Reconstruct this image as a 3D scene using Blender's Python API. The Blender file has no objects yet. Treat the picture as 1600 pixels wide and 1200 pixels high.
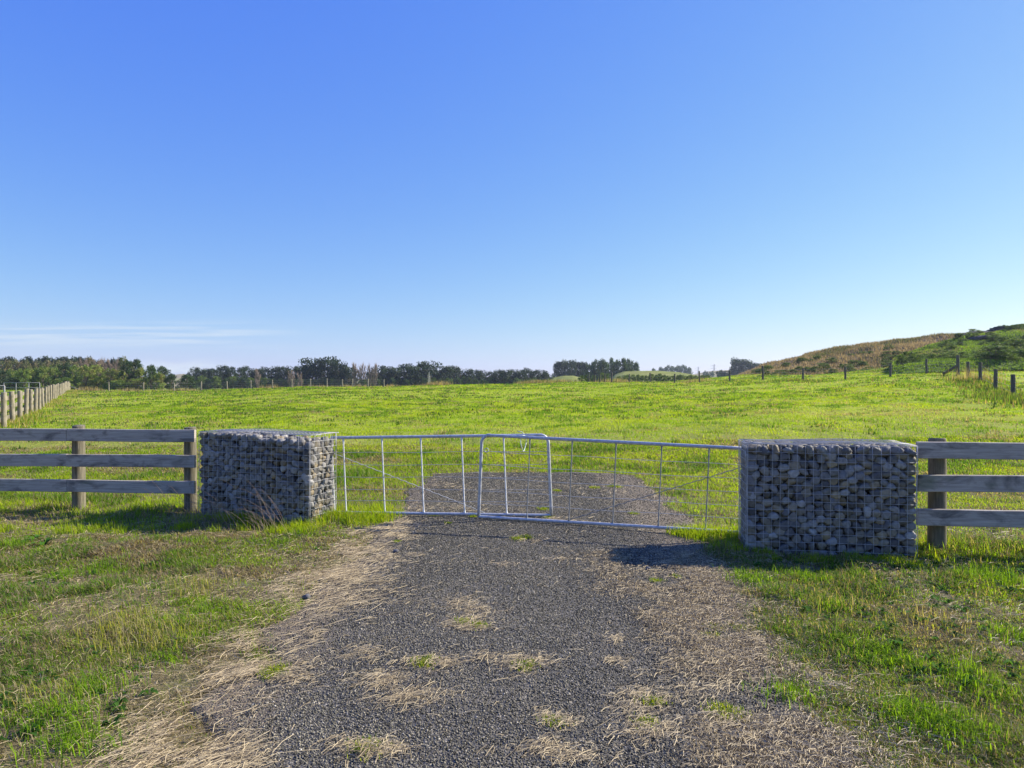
import bpy, bmesh, math, random
import numpy as np
from mathutils import Vector, Matrix
C = bpy.context.scene
COL = C.collection
rad = math.radians

# ------------------------------------------------------------------ camera, sky, sun, exposure
cam_d = bpy.data.cameras.new("camera")
cam = bpy.data.objects.new("camera", cam_d); COL.objects.link(cam)
cam.location = (0, 0, 1.5); cam.rotation_euler = (rad(90), 0, 0)
cam_d.sensor_width = 36; cam_d.lens = 24.75
cam_d.clip_start = 0.05; cam_d.clip_end = 12000
C.camera = cam
C.view_settings.view_transform = 'Standard'; C.view_settings.look = 'None'
C.view_settings.exposure = 0.95; C.view_settings.gamma = 1.0

SUN_DIR = Vector((1.45, 0.52, 1.0)).normalized()      # towards the sun
SUN_EL = math.asin(SUN_DIR.z)
SUN_AZ = math.atan2(SUN_DIR.x, SUN_DIR.y)             # clockwise from +Y
sd = bpy.data.lights.new("sun", 'SUN'); sd.energy = 5.0; sd.angle = rad(0.53); sd.color = (1.0, 0.92, 0.78)
sun = bpy.data.objects.new("sun", sd); COL.objects.link(sun)
sun.rotation_euler = (-SUN_DIR).to_track_quat('-Z', 'Y').to_euler()

W = bpy.data.worlds.new("World"); C.world = W; W.use_nodes = True
nt = W.node_tree; nt.nodes.clear()
def N(t, typ, **k):
    n = t.nodes.new(typ)
    for a, v in k.items():
        if a.startswith('i_'): n.inputs[a[2:].replace('_', ' ')].default_value = v
        else: setattr(n, a, v)
    return n
wo = N(nt, 'ShaderNodeOutputWorld'); bg = N(nt, 'ShaderNodeBackground'); bg.inputs['Strength'].default_value = 0.10
sky = N(nt, 'ShaderNodeTexSky'); sky.sky_type = 'NISHITA'; sky.sun_disc = False
sky.sun_elevation = SUN_EL; sky.sun_rotation = SUN_AZ; sky.altitude = 0
sky.air_density = 1.0; sky.dust_density = 0.25; sky.ozone_density = 3.0
hs = N(nt, 'ShaderNodeHueSaturation'); hs.inputs['Saturation'].default_value = 1.0
tint = N(nt, 'ShaderNodeMix', data_type='RGBA', blend_type='MULTIPLY'); tint.inputs['Factor'].default_value = 1.0
tint.inputs['B'].default_value = (1.0, 1.0, 1.0, 1)
# thin clouds low in the left of the sky (direction space)
tc = N(nt, 'ShaderNodeTexCoord'); sep = N(nt, 'ShaderNodeSeparateXYZ')
L = nt.links.new
L(tc.outputs['Generated'], sep.inputs[0])
def M(t, op, a, b=None, c=None, clamp=False):
    n = N(t, 'ShaderNodeMath', operation=op); n.use_clamp = clamp
    for i, v in enumerate((a, b, c)):
        if v is None: continue
        if isinstance(v, (int, float)): n.inputs[i].default_value = v
        else: t.links.new(v, n.inputs[i])
    return n.outputs[0]
def ramp(t, fac, stops, interp='LINEAR'):
    n = N(t, 'ShaderNodeValToRGB'); n.color_ramp.interpolation = interp
    e = n.color_ramp.elements
    while len(e) > 1: e.remove(e[0])
    e[0].position = stops[0][0]; e[0].color = stops[0][1]
    for p, c in stops[1:]:
        x = e.new(p); x.color = c
    t.links.new(fac, n.inputs[0]); return n.outputs['Color']
def grey(v): return (v, v, v, 1)
az = M(nt, 'DIVIDE', sep.outputs['X'], M(nt, 'MAXIMUM', sep.outputs['Y'], 0.05))   # tan azimuth
el = M(nt, 'DIVIDE', sep.outputs['Z'], M(nt, 'MAXIMUM', sep.outputs['Y'], 0.05))
cmb = N(nt, 'ShaderNodeCombineXYZ'); L(M(nt, 'MULTIPLY', az, 4.0), cmb.inputs[0]); L(M(nt, 'MULTIPLY', el, 110.0), cmb.inputs[1])
n1 = N(nt, 'ShaderNodeTexNoise'); n1.inputs['Scale'].default_value = 1.0; n1.inputs['Detail'].default_value = 5; n1.inputs['Roughness'].default_value = .55
L(cmb.outputs[0], n1.inputs['Vector'])
def band(v, lo, hi, soft):
    a = N(nt, 'ShaderNodeMapRange', interpolation_type='SMOOTHSTEP'); a.inputs[1].default_value = lo - soft; a.inputs[2].default_value = lo + soft
    b = N(nt, 'ShaderNodeMapRange', interpolation_type='SMOOTHSTEP'); b.inputs[1].default_value = hi - soft; b.inputs[2].default_value = hi + soft
    b.inputs[3].default_value = 1; b.inputs[4].default_value = 0
    L(v, a.inputs[0]); L(v, b.inputs[0]); return M(nt, 'MULTIPLY', a.outputs[0], b.outputs[0])
streak = M(nt, 'MULTIPLY', band(el, .056, .082, .014), band(az, -2.5, -.36, .13))
cirrus = M(nt, 'MULTIPLY', streak, ramp(nt, n1.outputs['Fac'], [(.44, grey(0)), (.60, grey(1))]))
cmb2 = N(nt, 'ShaderNodeCombineXYZ'); L(M(nt, 'MULTIPLY', az, 14.0), cmb2.inputs[0]); L(M(nt, 'MULTIPLY', el, 60.0), cmb2.inputs[1])
n2 = N(nt, 'ShaderNodeTexNoise'); n2.inputs['Scale'].default_value = 1.0; n2.inputs['Detail'].default_value = 6
L(cmb2.outputs[0], n2.inputs['Vector'])
cum = M(nt, 'MULTIPLY', band(el, -.02, .030, .010), band(az, -.54, -.40, .05))
cumul = M(nt, 'MULTIPLY', cum, ramp(nt, n2.outputs['Fac'], [(.36, grey(0)), (.55, grey(1))]))
cl = M(nt, 'MULTIPLY', M(nt, 'ADD', M(nt, 'MULTIPLY', cirrus, .6), M(nt, 'MULTIPLY', cumul, 1.0), clamp=True), 1.0)
cmx = N(nt, 'ShaderNodeMix', data_type='RGBA'); cmx.inputs['B'].default_value = (4.2, 4.65, 4.95, 1)
# the deep blue of the photograph: a per-channel tone curve on the physical sky
sc_ = N(nt, 'ShaderNodeSeparateColor'); cc0 = N(nt, 'ShaderNodeCombineColor'); L(sky.outputs[0], sc_.inputs[0])
for k_, (ga, aa) in enumerate([(1.12, .486), (.874, .792), (.12, 3.95)]):
    L(M(nt, 'MULTIPLY', M(nt, 'POWER', sc_.outputs[k_], ga), aa), cc0.inputs[k_])
L(cc0.outputs[0], cmx.inputs['A'])
L(cl, cmx.inputs['Factor']); L(cmx.outputs['Result'], bg.inputs['Color']); L(bg.outputs[0], wo.inputs[0])

C.cycles.max_bounces = 6; C.cycles.transmission_bounces = 4; C.cycles.diffuse_bounces = 3; C.cycles.volume_bounces = 0

# ------------------------------------------------------------------ helpers
rng = np.random.default_rng(7)
random.seed(7)
F = 1100.0
def _h(ix, iy, s):
    n = (ix.astype(np.int64) * 374761393 + iy.astype(np.int64) * 668265263 + s * 2147483647) & 0xffffffff
    n = ((n ^ (n >> 13)) * 1274126177) & 0xffffffff
    return ((n ^ (n >> 16)) & 0xffff) / 65535.0
def vn(x, y, s=0):
    x = np.asarray(x, float); y = np.asarray(y, float)
    ix = np.floor(x); iy = np.floor(y); fx = x - ix; fy = y - iy
    fx = fx * fx * (3 - 2 * fx); fy = fy * fy * (3 - 2 * fy)
    a = _h(ix, iy, s); b = _h(ix + 1, iy, s); c = _h(ix, iy + 1, s); d = _h(ix + 1, iy + 1, s)
    return (a * (1 - fx) + b * fx) * (1 - fy) + (c * (1 - fx) + d * fx) * fy
def fbm(x, y, s=0, o=4):
    r = 0; a = .5; t = 0
    for k in range(o):
        r = r + a * vn(x * 2 ** k + 17 * k, y * 2 ** k - 9 * k, s + k); t += a; a *= .5
    return r / t
def sstep(a, b, x):
    t = np.clip((x - a) / (b - a), 0, 1); return t * t * (3 - 2 * t)

AK = np.array([-.9, -.727, -.45, -.27, 0, .09, .2, .41, .59, .71, .9])
YK = np.array([0, 12, 24, 35, 50, 60, 75, 90, 110, 150, 250, 2000.])
ZK = np.array([
 [0, 0, 0, .05, .15, .2, .3, .45, .4, .2, -1, -3],
 [0, 0, 0, .05, .2, .3, .42, .52, .45, .2, -1, -3],
 [0, 0, .05, .12, .25, .35, .47, .6, .5, 0, -2, -4],
 [0, 0, .1, .25, .5, .65, .85, 1.03, .9, 0, -3, -5],
 [0, 0, .15, .38, .7, .92, 1.17, 1.40, 1.2, 0, -3, -5],
 [0, 0, .2, .45, .8, 1.03, 1.32, 1.62, 1.5, .5, -3, -5],
 [0, 0, .25, .5, .9, 1.15, 1.45, 1.72, 1.7, 1, -2, -5],
 [0, 0, .35, .75, 1.3, 1.66, 2.2, 2.8, 3.4, 4, 2, -3],
 [0, 0, .45, .95, 1.95, 2.4, 3.1, 3.8, 4.5, 5, 3, -3],
 [0, 0, .5, 1.0, 2.0, 2.6, 3.3, 4, 4.8, 5, 3, -3],
 [0, 0, .5, 1.0, 2.0, 2.6, 3.3, 4, 4.8, 5, 3, -3]])
def xl(y): return -1.37 + .14 * (fbm(np.asarray(y) * 1.3, np.asarray(y) * 0 + 3, 5) - .5) * 2
def xr(y):
    y = np.asarray(y, float)
    return 1.28 + .16 * sstep(2.7, 3.6, y) + .24 * sstep(3.6, 5.2, y) + .2 * (fbm(y * 1.3, y * 0 + 9, 6) - .5) * 2 + .30 * sstep(6.2, 8.0, y)
def path_d(x, y):          # >0 inside the path, metres from its edge (roughly)
    x = np.asarray(x, float); y = np.asarray(y, float)
    wob = .22 * (fbm(x * 2.1, y * 2.1, 11, 3) - .5) * 2
    return np.minimum(np.minimum(x - xl(y), xr(y) - x), 11.75 - y) + wob
def zmacro(x, y):
    x = np.asarray(x, float); y = np.asarray(y, float)
    yy = np.clip(y, 0, 2000); a = np.clip(x / np.maximum(yy, 8.0), -.9, .9)
    ia = np.clip(np.searchsorted(AK, a) - 1, 0, len(AK) - 2); iy = np.clip(np.searchsorted(YK, yy) - 1, 0, len(YK) - 2)
    fa = (a - AK[ia]) / (AK[ia + 1] - AK[ia]); fy = (yy - YK[iy]) / (YK[iy + 1] - YK[iy])
    fa = fa * fa * (3 - 2 * fa)
    return (ZK[ia, iy] * (1 - fa) + ZK[ia + 1, iy] * fa) * (1 - fy) + (ZK[ia, iy + 1] * (1 - fa) + ZK[ia + 1, iy + 1] * fa) * fy
def zterr(x, y):
    x = np.asarray(x, float); y = np.asarray(y, float)
    z = zmacro(x, y)
    off = 1 - sstep(-.25, .05, path_d(x, y)) * (y < 12.2) * (y > -30)
    r = np.hypot(x, y)
    near = (fbm(x * 1.6, y * 1.6, 21, 4) - .5) * .10 + (fbm(x * 6, y * 6, 22, 2) - .5) * .03
    far = (fbm(x * .12, y * .12, 23, 4) - .5) * .35 * sstep(14, 40, r) + (fbm(x * .6, y * .6, 24, 3) - .5) * .22 * sstep(10, 25, r)
    rz = sstep(24, 44, x) * (1 - sstep(52, 60, y)) * sstep(22, 30, y) * .5 * (fbm(x * .35, y * .35, 29, 3) - .4)
    return z + off * near + far + rz

def mesh_np(name, co, loops, starts, mat, parent=None, col=None, smooth=False):
    me = bpy.data.meshes.new(name)
    me.vertices.add(len(co)); me.vertices.foreach_set('co', np.asarray(co, np.float32).ravel())
    me.loops.add(len(loops)); me.loops.foreach_set('vertex_index', np.asarray(loops, np.int32))
    me.polygons.add(len(starts)); me.polygons.foreach_set('loop_start', np.asarray(starts, np.int32))
    if smooth: me.polygons.foreach_set('use_smooth', np.ones(len(starts), bool))
    me.update(calc_edges=True)
    if col is not None:
        at = me.color_attributes.new('Col', 'FLOAT_COLOR', 'POINT')
        c = np.ones((len(co), 4), np.float32); c[:, :3] = col; at.data.foreach_set('color', c.ravel())
    if mat: me.materials.append(mat)
    o = bpy.data.objects.new(name, me); COL.objects.link(o)
    if parent: o.parent = parent
    return o
def grid_obj(name, X, Y, Z, mat, **k):
    n, m = X.shape
    co = np.stack([X, Y, Z], -1).reshape(-1, 3)
    i = np.arange((n - 1) * (m - 1)); r = i // (m - 1); c = i % (m - 1)
    v = r * m + c
    loops = np.stack([v, v + 1, v + m + 1, v + m], -1)
    return mesh_np(name, co, loops.ravel(), np.arange(len(v)) * 4, mat, smooth=True, **k)
def bm_obj(name, bm, mat, parent=None, smooth=False):
    me = bpy.data.meshes.new(name); bm.to_mesh(me); bm.free()
    if smooth:
        for p in me.polygons: p.use_smooth = True
    if mat: me.materials.append(mat)
    o = bpy.data.objects.new(name, me); COL.objects.link(o)
    if parent: o.parent = parent
    return o
def empty(name, loc=(0, 0, 0), rz=0, label=None, cat=None, group=None):
    o = bpy.data.objects.new(name, None); COL.objects.link(o); o.location = loc; o.rotation_euler = (0, 0, rz)
    o.empty_display_size = .2
    tag(o, label, cat, group); return o
def tag(o, label=None, cat=None, group=None, kind=None):
    if label: o['label'] = label
    if cat: o['category'] = cat
    if group: o['group'] = group
    if kind: o['kind'] = kind
    return o
class MB:
    def __init__(s): s.v = []; s.l = []; s.s = []; s.c = []; s.n = 0; s.nl = 0
    def add(s, verts, faces, col=None):
        verts = np.asarray(verts, float)
        for f in faces:
            s.s.append(s.nl); s.l.extend([i + s.n for i in f]); s.nl += len(f)
        s.v.append(verts); s.n += len(verts)
        if col is not None: s.c.append(np.tile(col, (len(verts), 1)))
    def tube(s, pts, r, k=6, cap=True):
        pts = np.asarray(pts, float); n = len(pts)
        r = np.broadcast_to(r, (n,))
        d = np.gradient(pts, axis=0); d /= np.linalg.norm(d, axis=1)[:, None] + 1e-9
        up = np.array([0, 0, 1.]) if abs(d[0][2]) < .9 else np.array([1., 0, 0])
        u = np.cross(d[0], up); u /= np.linalg.norm(u)
        vs = []; a = np.arange(k) * 2 * np.pi / k
        for i in range(n):
            u = u - d[i] * np.dot(u, d[i]); u /= np.linalg.norm(u) + 1e-9
            w = np.cross(d[i], u)
            vs.append(pts[i] + r[i] * (np.cos(a)[:, None] * u + np.sin(a)[:, None] * w))
        fs = []
        for i in range(n - 1):
            for j in range(k):
                fs.append((i * k + j, i * k + (j + 1) % k, (i + 1) * k + (j + 1) % k, (i + 1) * k + j))
        if cap: fs.append(tuple(range(k))[::-1]); fs.append(tuple((n - 1) * k + j for j in range(k)))
        s.add(np.concatenate(vs), fs)
    def obj(s, name, mat, parent=None, smooth=False):
        co = np.concatenate(s.v); col = np.concatenate(s.c) if s.c else None
        return mesh_np(name, co, s.l, s.s, mat, parent, col, smooth)

# ------------------------------------------------------------------ materials
def new_mat(name):
    m = bpy.data.materials.new(name); m.use_nodes = True
    t = m.node_tree; t.nodes.clear()
    o = N(t, 'ShaderNodeOutputMaterial'); b = N(t, 'ShaderNodeBsdfPrincipled'); t.links.new(b.outputs[0], o.inputs[0])
    return m, t, b, o
def noise(t, scale, detail=4, rough=.55, vec=None, dist=0):
    n = N(t, 'ShaderNodeTexNoise'); n.inputs['Scale'].default_value = scale; n.inputs['Detail'].default_value = detail
    n.inputs['Roughness'].default_value = rough; n.inputs['Distortion'].default_value = dist
    if vec is None:
        c = N(t, 'ShaderNodeTexCoord'); vec = c.outputs['Object']
    t.links.new(vec, n.inputs['Vector']); return n.outputs['Fac']
def mix(t, f, a, b, bt='MIX'):
    n = N(t, 'ShaderNodeMix', data_type='RGBA', blend_type=bt)
    if isinstance(f, (int, float)): n.inputs['Factor'].default_value = f
    else: t.links.new(f, n.inputs['Factor'])
    for k, v in (('A', a), ('B', b)):
        if isinstance(v, tuple): n.inputs[k].default_value = v if len(v) == 4 else (*v, 1)
        else: t.links.new(v, n.inputs[k])
    return n.outputs['Result']
def bump(t, b, h, strength, dist=.01):
    n = N(t, 'ShaderNodeBump'); n.inputs['Strength'].default_value = strength; n.inputs['Distance'].default_value = dist
    t.links.new(h, n.inputs['Height']); t.links.new(n.outputs[0], b.inputs['Normal'])
def scaled(t, sx, sy, sz):
    c = N(t, 'ShaderNodeTexCoord'); m = N(t, 'ShaderNodeMapping'); m.inputs['Scale'].default_value = (sx, sy, sz)
    t.links.new(c.outputs['Object'], m.inputs['Vector']); return m.outputs[0]

def leaf_mat(name, trans=.45, rough=.55, spec=.25, tgain=(1.25, 1.3, .6)):
    m, t, b, o = new_mat(name)
    a = N(t, 'ShaderNodeAttribute', attribute_name='Col')
    t.links.new(a.outputs['Color'], b.inputs['Base Color']); b.inputs['Roughness'].default_value = rough
    b.inputs['Specular IOR Level'].default_value = spec
    tr = N(t, 'ShaderNodeBsdfTranslucent'); mx = N(t, 'ShaderNodeMixShader'); mx.inputs[0].default_value = trans
    t.links.new(mix(t, 1.0, a.outputs['Color'], (*tgain, 1), 'MULTIPLY'), tr.inputs['Color'])
    t.links.new(b.outputs[0], mx.inputs[1]); t.links.new(tr.outputs[0], mx.inputs[2]); t.links.new(mx.outputs[0], o.inputs[0])
    return m
M_GRASS = leaf_mat('grass blades', .5, .75, .04, (1.4, 1.35, .5))
M_STRAW = leaf_mat('dry straw', .15, .6, .3, (1, 1, 1))
M_HILLG = leaf_mat('hill grass', .34, .7, .1, (1.3, 1.25, .7))
M_LEAF = leaf_mat('tree leaves', .25, .6, .2, (1.2, 1.3, .6))

def ground_mat():
    m, t, b, o = new_mat('pasture soil and thatch')
    g = N(t, 'ShaderNodeNewGeometry'); P = g.outputs['Position']
    sp = N(t, 'ShaderNodeSeparateXYZ'); t.links.new(P, sp.inputs[0])
    fine = noise(t, 45, 6, .7, P); mid = noise(t, 3.2, 5, .6, P); big = noise(t, .12, 5, .55, P); f2 = noise(t, .9, 5, .65, P)
    near = ramp(t, fine, [(.3, (.05, .04, .022, 1)), (.5, (.13, .11, .05, 1)), (.72, (.26, .20, .10, 1))])
    near = mix(t, ramp(t, mid, [(.42, grey(0)), (.6, grey(.6))]), near, ramp(t, fine, [(.35, (.04, .05, .015, 1)), (.6, (.13, .17, .035, 1))]))
    near = mix(t, ramp(t, noise(t, 160, 3, .7, P), [(.4, grey(0)), (.7, grey(.8))]), near, (.27, .22, .12, 1))
    farc = ramp(t, big, [(.3, (.21, .28, .02, 1)), (.5, (.26, .33, .02, 1)), (.7, (.30, .34, .03, 1))])
    farc = mix(t, ramp(t, f2, [(.55, grey(0)), (.75, grey(.45))]), farc, (.13, .19, .028, 1))
    farc = mix(t, ramp(t, mid, [(.3, grey(.35)), (.5, grey(0))]), farc, (.30, .25, .09, 1))
    fr = N(t, 'ShaderNodeMapRange', interpolation_type='SMOOTHSTEP'); fr.inputs[1].default_value = 8; fr.inputs[2].default_value = 26
    t.links.new(sp.outputs['Y'], fr.inputs[0])
    t.links.new(mix(t, fr.outputs[0], near, farc), b.inputs['Base Color'])
    b.inputs['Roughness'].default_value = .95; b.inputs['Specular IOR Level'].default_value = .1
    bump(t, b, fine, .7, .03); return m
M_GROUND = ground_mat()
def gravel_mat():
    m, t, b, o = new_mat('chip gravel')
    g = N(t, 'ShaderNodeNewGeometry'); P = g.outputs['Position']
    v = N(t, 'ShaderNodeTexVoronoi', feature='F1'); v.inputs['Scale'].default_value = 95; t.links.new(P, v.inputs['Vector'])
    s = N(t, 'ShaderNodeSeparateColor'); t.links.new(v.outputs['Color'], s.inputs[0])
    c = ramp(t, s.outputs[0], [(0, (.03, .028, .025, 1)), (.45, (.065, .06, .052, 1)), (.8, (.12, .11, .09, 1)), (.93, (.19, .165, .12, 1)), (1, (.32, .29, .24, 1))])
    gap = ramp(t, v.outputs['Distance'], [(.45, grey(1)), (.8, grey(.25))])
    c = mix(t, 1.0, c, gap, 'MULTIPLY')
    patch = ramp(t, noise(t, 1.4, 5, .6, P), [(.45, grey(0)), (.7, grey(.5))])
    c = mix(t, patch, c, (.15, .13, .10, 1))
    sp = N(t, 'ShaderNodeSeparateXYZ'); t.links.new(P, sp.inputs[0])      # trodden soil washed in along both edges
    ex = M(t, 'ABSOLUTE', M(t, 'SUBTRACT', sp.outputs['X'], .08)); er = N(t, 'ShaderNodeMapRange', interpolation_type='SMOOTHSTEP'); er.inputs[1].default_value = .95; er.inputs[2].default_value = 1.5
    t.links.new(M(t, 'ADD', ex, M(t, 'MULTIPLY', M(t, 'SUBTRACT', noise(t, 2.3, 5, .6, P), .5), 1.0)), er.inputs[0])
    c = mix(t, M(t, 'MULTIPLY', er.outputs[0], .8), c, ramp(t, noise(t, 60, 4, .7, P), [(.3, (.09, .07, .04, 1)), (.7, (.24, .18, .11, 1))]))
    t.links.new(c, b.inputs['Base Color']); b.inputs['Roughness'].default_value = .75
    h = M(t, 'MULTIPLY', v.outputs['Distance'], -1.0)
    bump(t, b, h, 1.0, .006); return m
M_GRAVEL = gravel_mat()
def attr_mat(name, rough=.7, bscale=40, bstr=.3, bdist=.004, var=.35, spec=.3):
    m, t, b, o = new_mat(name)
    a = N(t, 'ShaderNodeAttribute', attribute_name='Col'); g = N(t, 'ShaderNodeNewGeometry')
    n = noise(t, bscale, 5, .6, g.outputs['Position'])
    c = mix(t, 1.0, a.outputs['Color'], ramp(t, n, [(.3, grey(1 - var)), (.7, grey(1 + var))]), 'MULTIPLY')
    t.links.new(c, b.inputs['Base Color']); b.inputs['Roughness'].default_value = rough; b.inputs['Specular IOR Level'].default_value = spec
    bump(t, b, n, bstr, bdist); return m
M_CHIP = attr_mat('loose chip', .9, 300, .3, .001, spec=.08)
M_STONE = attr_mat('river stone', .75, 34, .35, .004, .3)
def galv(name, c1, c2, metal=.55, rough=.42):
    m, t, b, o = new_mat(name)
    g = N(t, 'ShaderNodeNewGeometry'); n = noise(t, 30, 4, .6, g.outputs['Position'])
    t.links.new(ramp(t, n, [(.35, (*c1, 1)), (.65, (*c2, 1))]), b.inputs['Base Color'])
    b.inputs['Metallic'].default_value = metal; b.inputs['Roughness'].default_value = rough; return m
M_TUBE = galv('galvanised tube', (.36, .37, .39), (.55, .56, .58), .3, .5)
M_WIRE = galv('galvanised wire', (.36, .36, .36), (.48, .48, .48), .2, .6)
M_SUNLIT = galv('sunlit zinc rod', (.62, .63, .64), (.80, .80, .80), .15, .5)  # sunlight on the left gate's uprights is put into this lighter colour
M_DULL = galv('dull steel pipe', (.22, .22, .21), (.32, .32, .30), .1, .8)
M_ROPE = galv('pale baling twine', (.5, .62, .55), (.65, .7, .62), 0, .8)
def board_mat():
    m, t, b, o = new_mat('weathered grey board')
    oi = N(t, 'ShaderNodeObjectInfo'); c = N(t, 'ShaderNodeTexCoord')
    off = N(t, 'ShaderNodeVectorMath', operation='ADD'); t.links.new(c.outputs['Object'], off.inputs[0])
    ml = N(t, 'ShaderNodeMath', operation='MULTIPLY'); ml.inputs[1].default_value = 37; t.links.new(oi.outputs['Random'], ml.inputs[0])
    t.links.new(ml.outputs[0], off.inputs[1])
    mp = N(t, 'ShaderNodeMapping'); mp.inputs['Scale'].default_value = (1.3, 12, 42); t.links.new(off.outputs[0], mp.inputs['Vector'])
    gr = noise(t, 2.2, 7, .65, mp.outputs[0], .6)
    mp2 = N(t, 'ShaderNodeMapping'); mp2.inputs['Scale'].default_value = (2.2, 4, 5); t.links.new(off.outputs[0], mp2.inputs['Vector'])
    bl = noise(t, 1.5, 5, .6, mp2.outputs[0], .5)
    col = ramp(t, gr, [(.25, (.22, .19, .165, 1)), (.5, (.37, .325, .28, 1)), (.75, (.52, .46, .385, 1))])
    col = mix(t, ramp(t, bl, [(.34, grey(.85)), (.50, grey(0))]), col, (.085, .075, .068, 1))
    col = mix(t, ramp(t, noise(t, 1.1, 4, .5, mp2.outputs[0]), [(.6, grey(0)), (.75, grey(.55))]), col, (.13, .15, .08, 1))
    v = N(t, 'ShaderNodeTexVoronoi', feature='F1'); v.inputs['Scale'].default_value = 1.0
    mp3 = N(t, 'ShaderNodeMapping'); mp3.inputs['Scale'].default_value = (2.3, 1, 6.5); t.links.new(off.outputs[0], mp3.inputs['Vector']); t.links.new(mp3.outputs[0], v.inputs['Vector'])
    col = mix(t, ramp(t, v.outputs['Distance'], [(.07, grey(.75)), (.15, grey(0))]), col, (.06, .05, .045, 1))
    t.links.new(col, b.inputs['Base Color']); b.inputs['Roughness'].default_value = .85
    bump(t, b, gr, .5, .004); return m
M_BOARD = board_mat()
def post_mat(name, c1, c2, c3):
    m, t, b, o = new_mat(name)
    oi = N(t, 'ShaderNodeObjectInfo'); c = N(t, 'ShaderNodeTexCoord')
    off = N(t, 'ShaderNodeVectorMath', operation='ADD'); t.links.new(c.outputs['Object'], off.inputs[0])
    ml = N(t, 'ShaderNodeMath', operation='MULTIPLY'); ml.inputs[1].default_value = 17; t.links.new(oi.outputs['Random'], ml.inputs[0]); t.links.new(ml.outputs[0], off.inputs[1])
    mp = N(t, 'ShaderNodeMapping'); mp.inputs['Scale'].default_value = (30, 30, 2.0); t.links.new(off.outputs[0], mp.inputs['Vector'])
    gr = noise(t, 1.6, 6, .65, mp.outputs[0], .3)
    col = ramp(t, gr, [(.3, c1), (.5, c2), (.72, c3)])
    st = noise(t, 5, 4, .6, off.outputs[0])
    col = mix(t, ramp(t, st, [(.5, grey(0)), (.68, grey(.6))]), col, (.10, .095, .05, 1))
    t.links.new(col, b.inputs['Base Color']); b.inputs['Roughness'].default_value = .9
    bump(t, b, gr, .6, .006); return m
M_POST = post_mat('round timber', (.06, .054, .038, 1), (.13, .115, .08, 1), (.25, .22, .155, 1))
M_POST_PALE = post_mat('sun bleached timber', (.10, .09, .065, 1), (.25, .22, .16, 1), (.38, .33, .24, 1))
M_POST_DARK = post_mat('dark old timber', (.04, .035, .03, 1), (.09, .08, .065, 1), (.15, .13, .10, 1))
def plain(name, c, rough=.9, sc=8, var=.3):
    m, t, b, o = new_mat(name)
    n = noise(t, sc, 5, .6)
    t.links.new(ramp(t, n, [(.3, tuple(x * (1 - var) for x in c) + (1,)), (.7, tuple(x * (1 + var) for x in c) + (1,))]), b.inputs['Base Color'])
    b.inputs['Roughness'].default_value = rough; bump(t, b, n, .4, .02); return m
M_BARK = plain('bark', (.12, .10, .08)); M_BARK_PALE = plain('dead pale wood', (.50, .47, .42)); M_NAIL = plain('nail heads', (.03, .028, .028), .6)
M_TWIG = plain('bare twigs', (.23, .17, .125))
def hill_mat(name, c1, c2, c3, sc=.5):
    m, t, b, o = new_mat(name); g = N(t, 'ShaderNodeNewGeometry')
    n = noise(t, sc, 7, .65, g.outputs['Position'], .4); n2 = noise(t, sc * 6, 5, .7, g.outputs['Position'])
    c = ramp(t, n, [(.35, c1), (.5, c2), (.65, c3)])
    c = mix(t, 1.0, c, ramp(t, n2, [(.3, grey(.6)), (.7, grey(1.35))]), 'MULTIPLY')
    t.links.new(c, b.inputs['Base Color']); b.inputs['Roughness'].default_value = .95; b.inputs['Specular IOR Level'].default_value = .1
    bump(t, b, n2, .8, .5); return m
M_BROWNHILL = hill_mat('dry brown hillside', (.11, .11, .045, 1), (.19, .145, .08, 1), (.25, .19, .115, 1), .15)
M_GREENHILL = hill_mat('rough green hillside', (.06, .09, .025, 1), (.11, .16, .03, 1), (.17, .25, .04, 1), .2)
M_FARHILL = hill_mat('far pasture hill', (.13, .16, .04, 1), (.18, .20, .05, 1), (.22, .20, .08, 1), .05)
M_FARBROWN = hill_mat('far brown land', (.20, .17, .09, 1), (.27, .22, .12, 1), (.24, .25, .09, 1), .04)
M_ROCK = hill_mat('grey rock face', (.06, .06, .065, 1), (.11, .105, .11, 1), (.17, .15, .13, 1), .6)

# ------------------------------------------------------------------ terrain
xs = np.unique(np.concatenate([-np.geomspace(12, 1800, 90)[::-1], np.linspace(-12, 12, 420), np.geomspace(12, 1800, 90)]))
ys = np.unique(np.concatenate([np.linspace(-60, 1.5, 24), np.linspace(1.5, 14, 260), np.geomspace(14, 1900, 230)]))
X, Y = np.meshgrid(xs, ys)
Z = zterr(X, Y) - .02 * sstep(-.1, .1, path_d(X, Y)) * (Y < 12)
tag(grid_obj('field', X, Y, Z, M_GROUND), kind='structure')
# gravel path as a sheet just above the ground, ragged edge
gx = np.arange(-1.9, 2.6, .03); gy = np.arange(-6, 12.1, .03)
X, Y = np.meshgrid(gx, gy)
def zpath(x, y): return zmacro(x, y) + .006 + (fbm(np.asarray(x) * 2.5, np.asarray(y) * 2.5, 31, 3) - .5) * .022 + .02 * np.clip(1 - (np.asarray(x) / 1.6) ** 2, 0, 1)
Z = np.where(True, zpath(X, Y), 0); D = path_d(X, Y)
Z = Z - .05 * sstep(.06, -.12, D) if False else Z - .06 * (1 - sstep(-.10, .05, D))
tag(grid_obj('gravel_path', X, Y, Z, M_GRAVEL), kind='structure')

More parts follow.
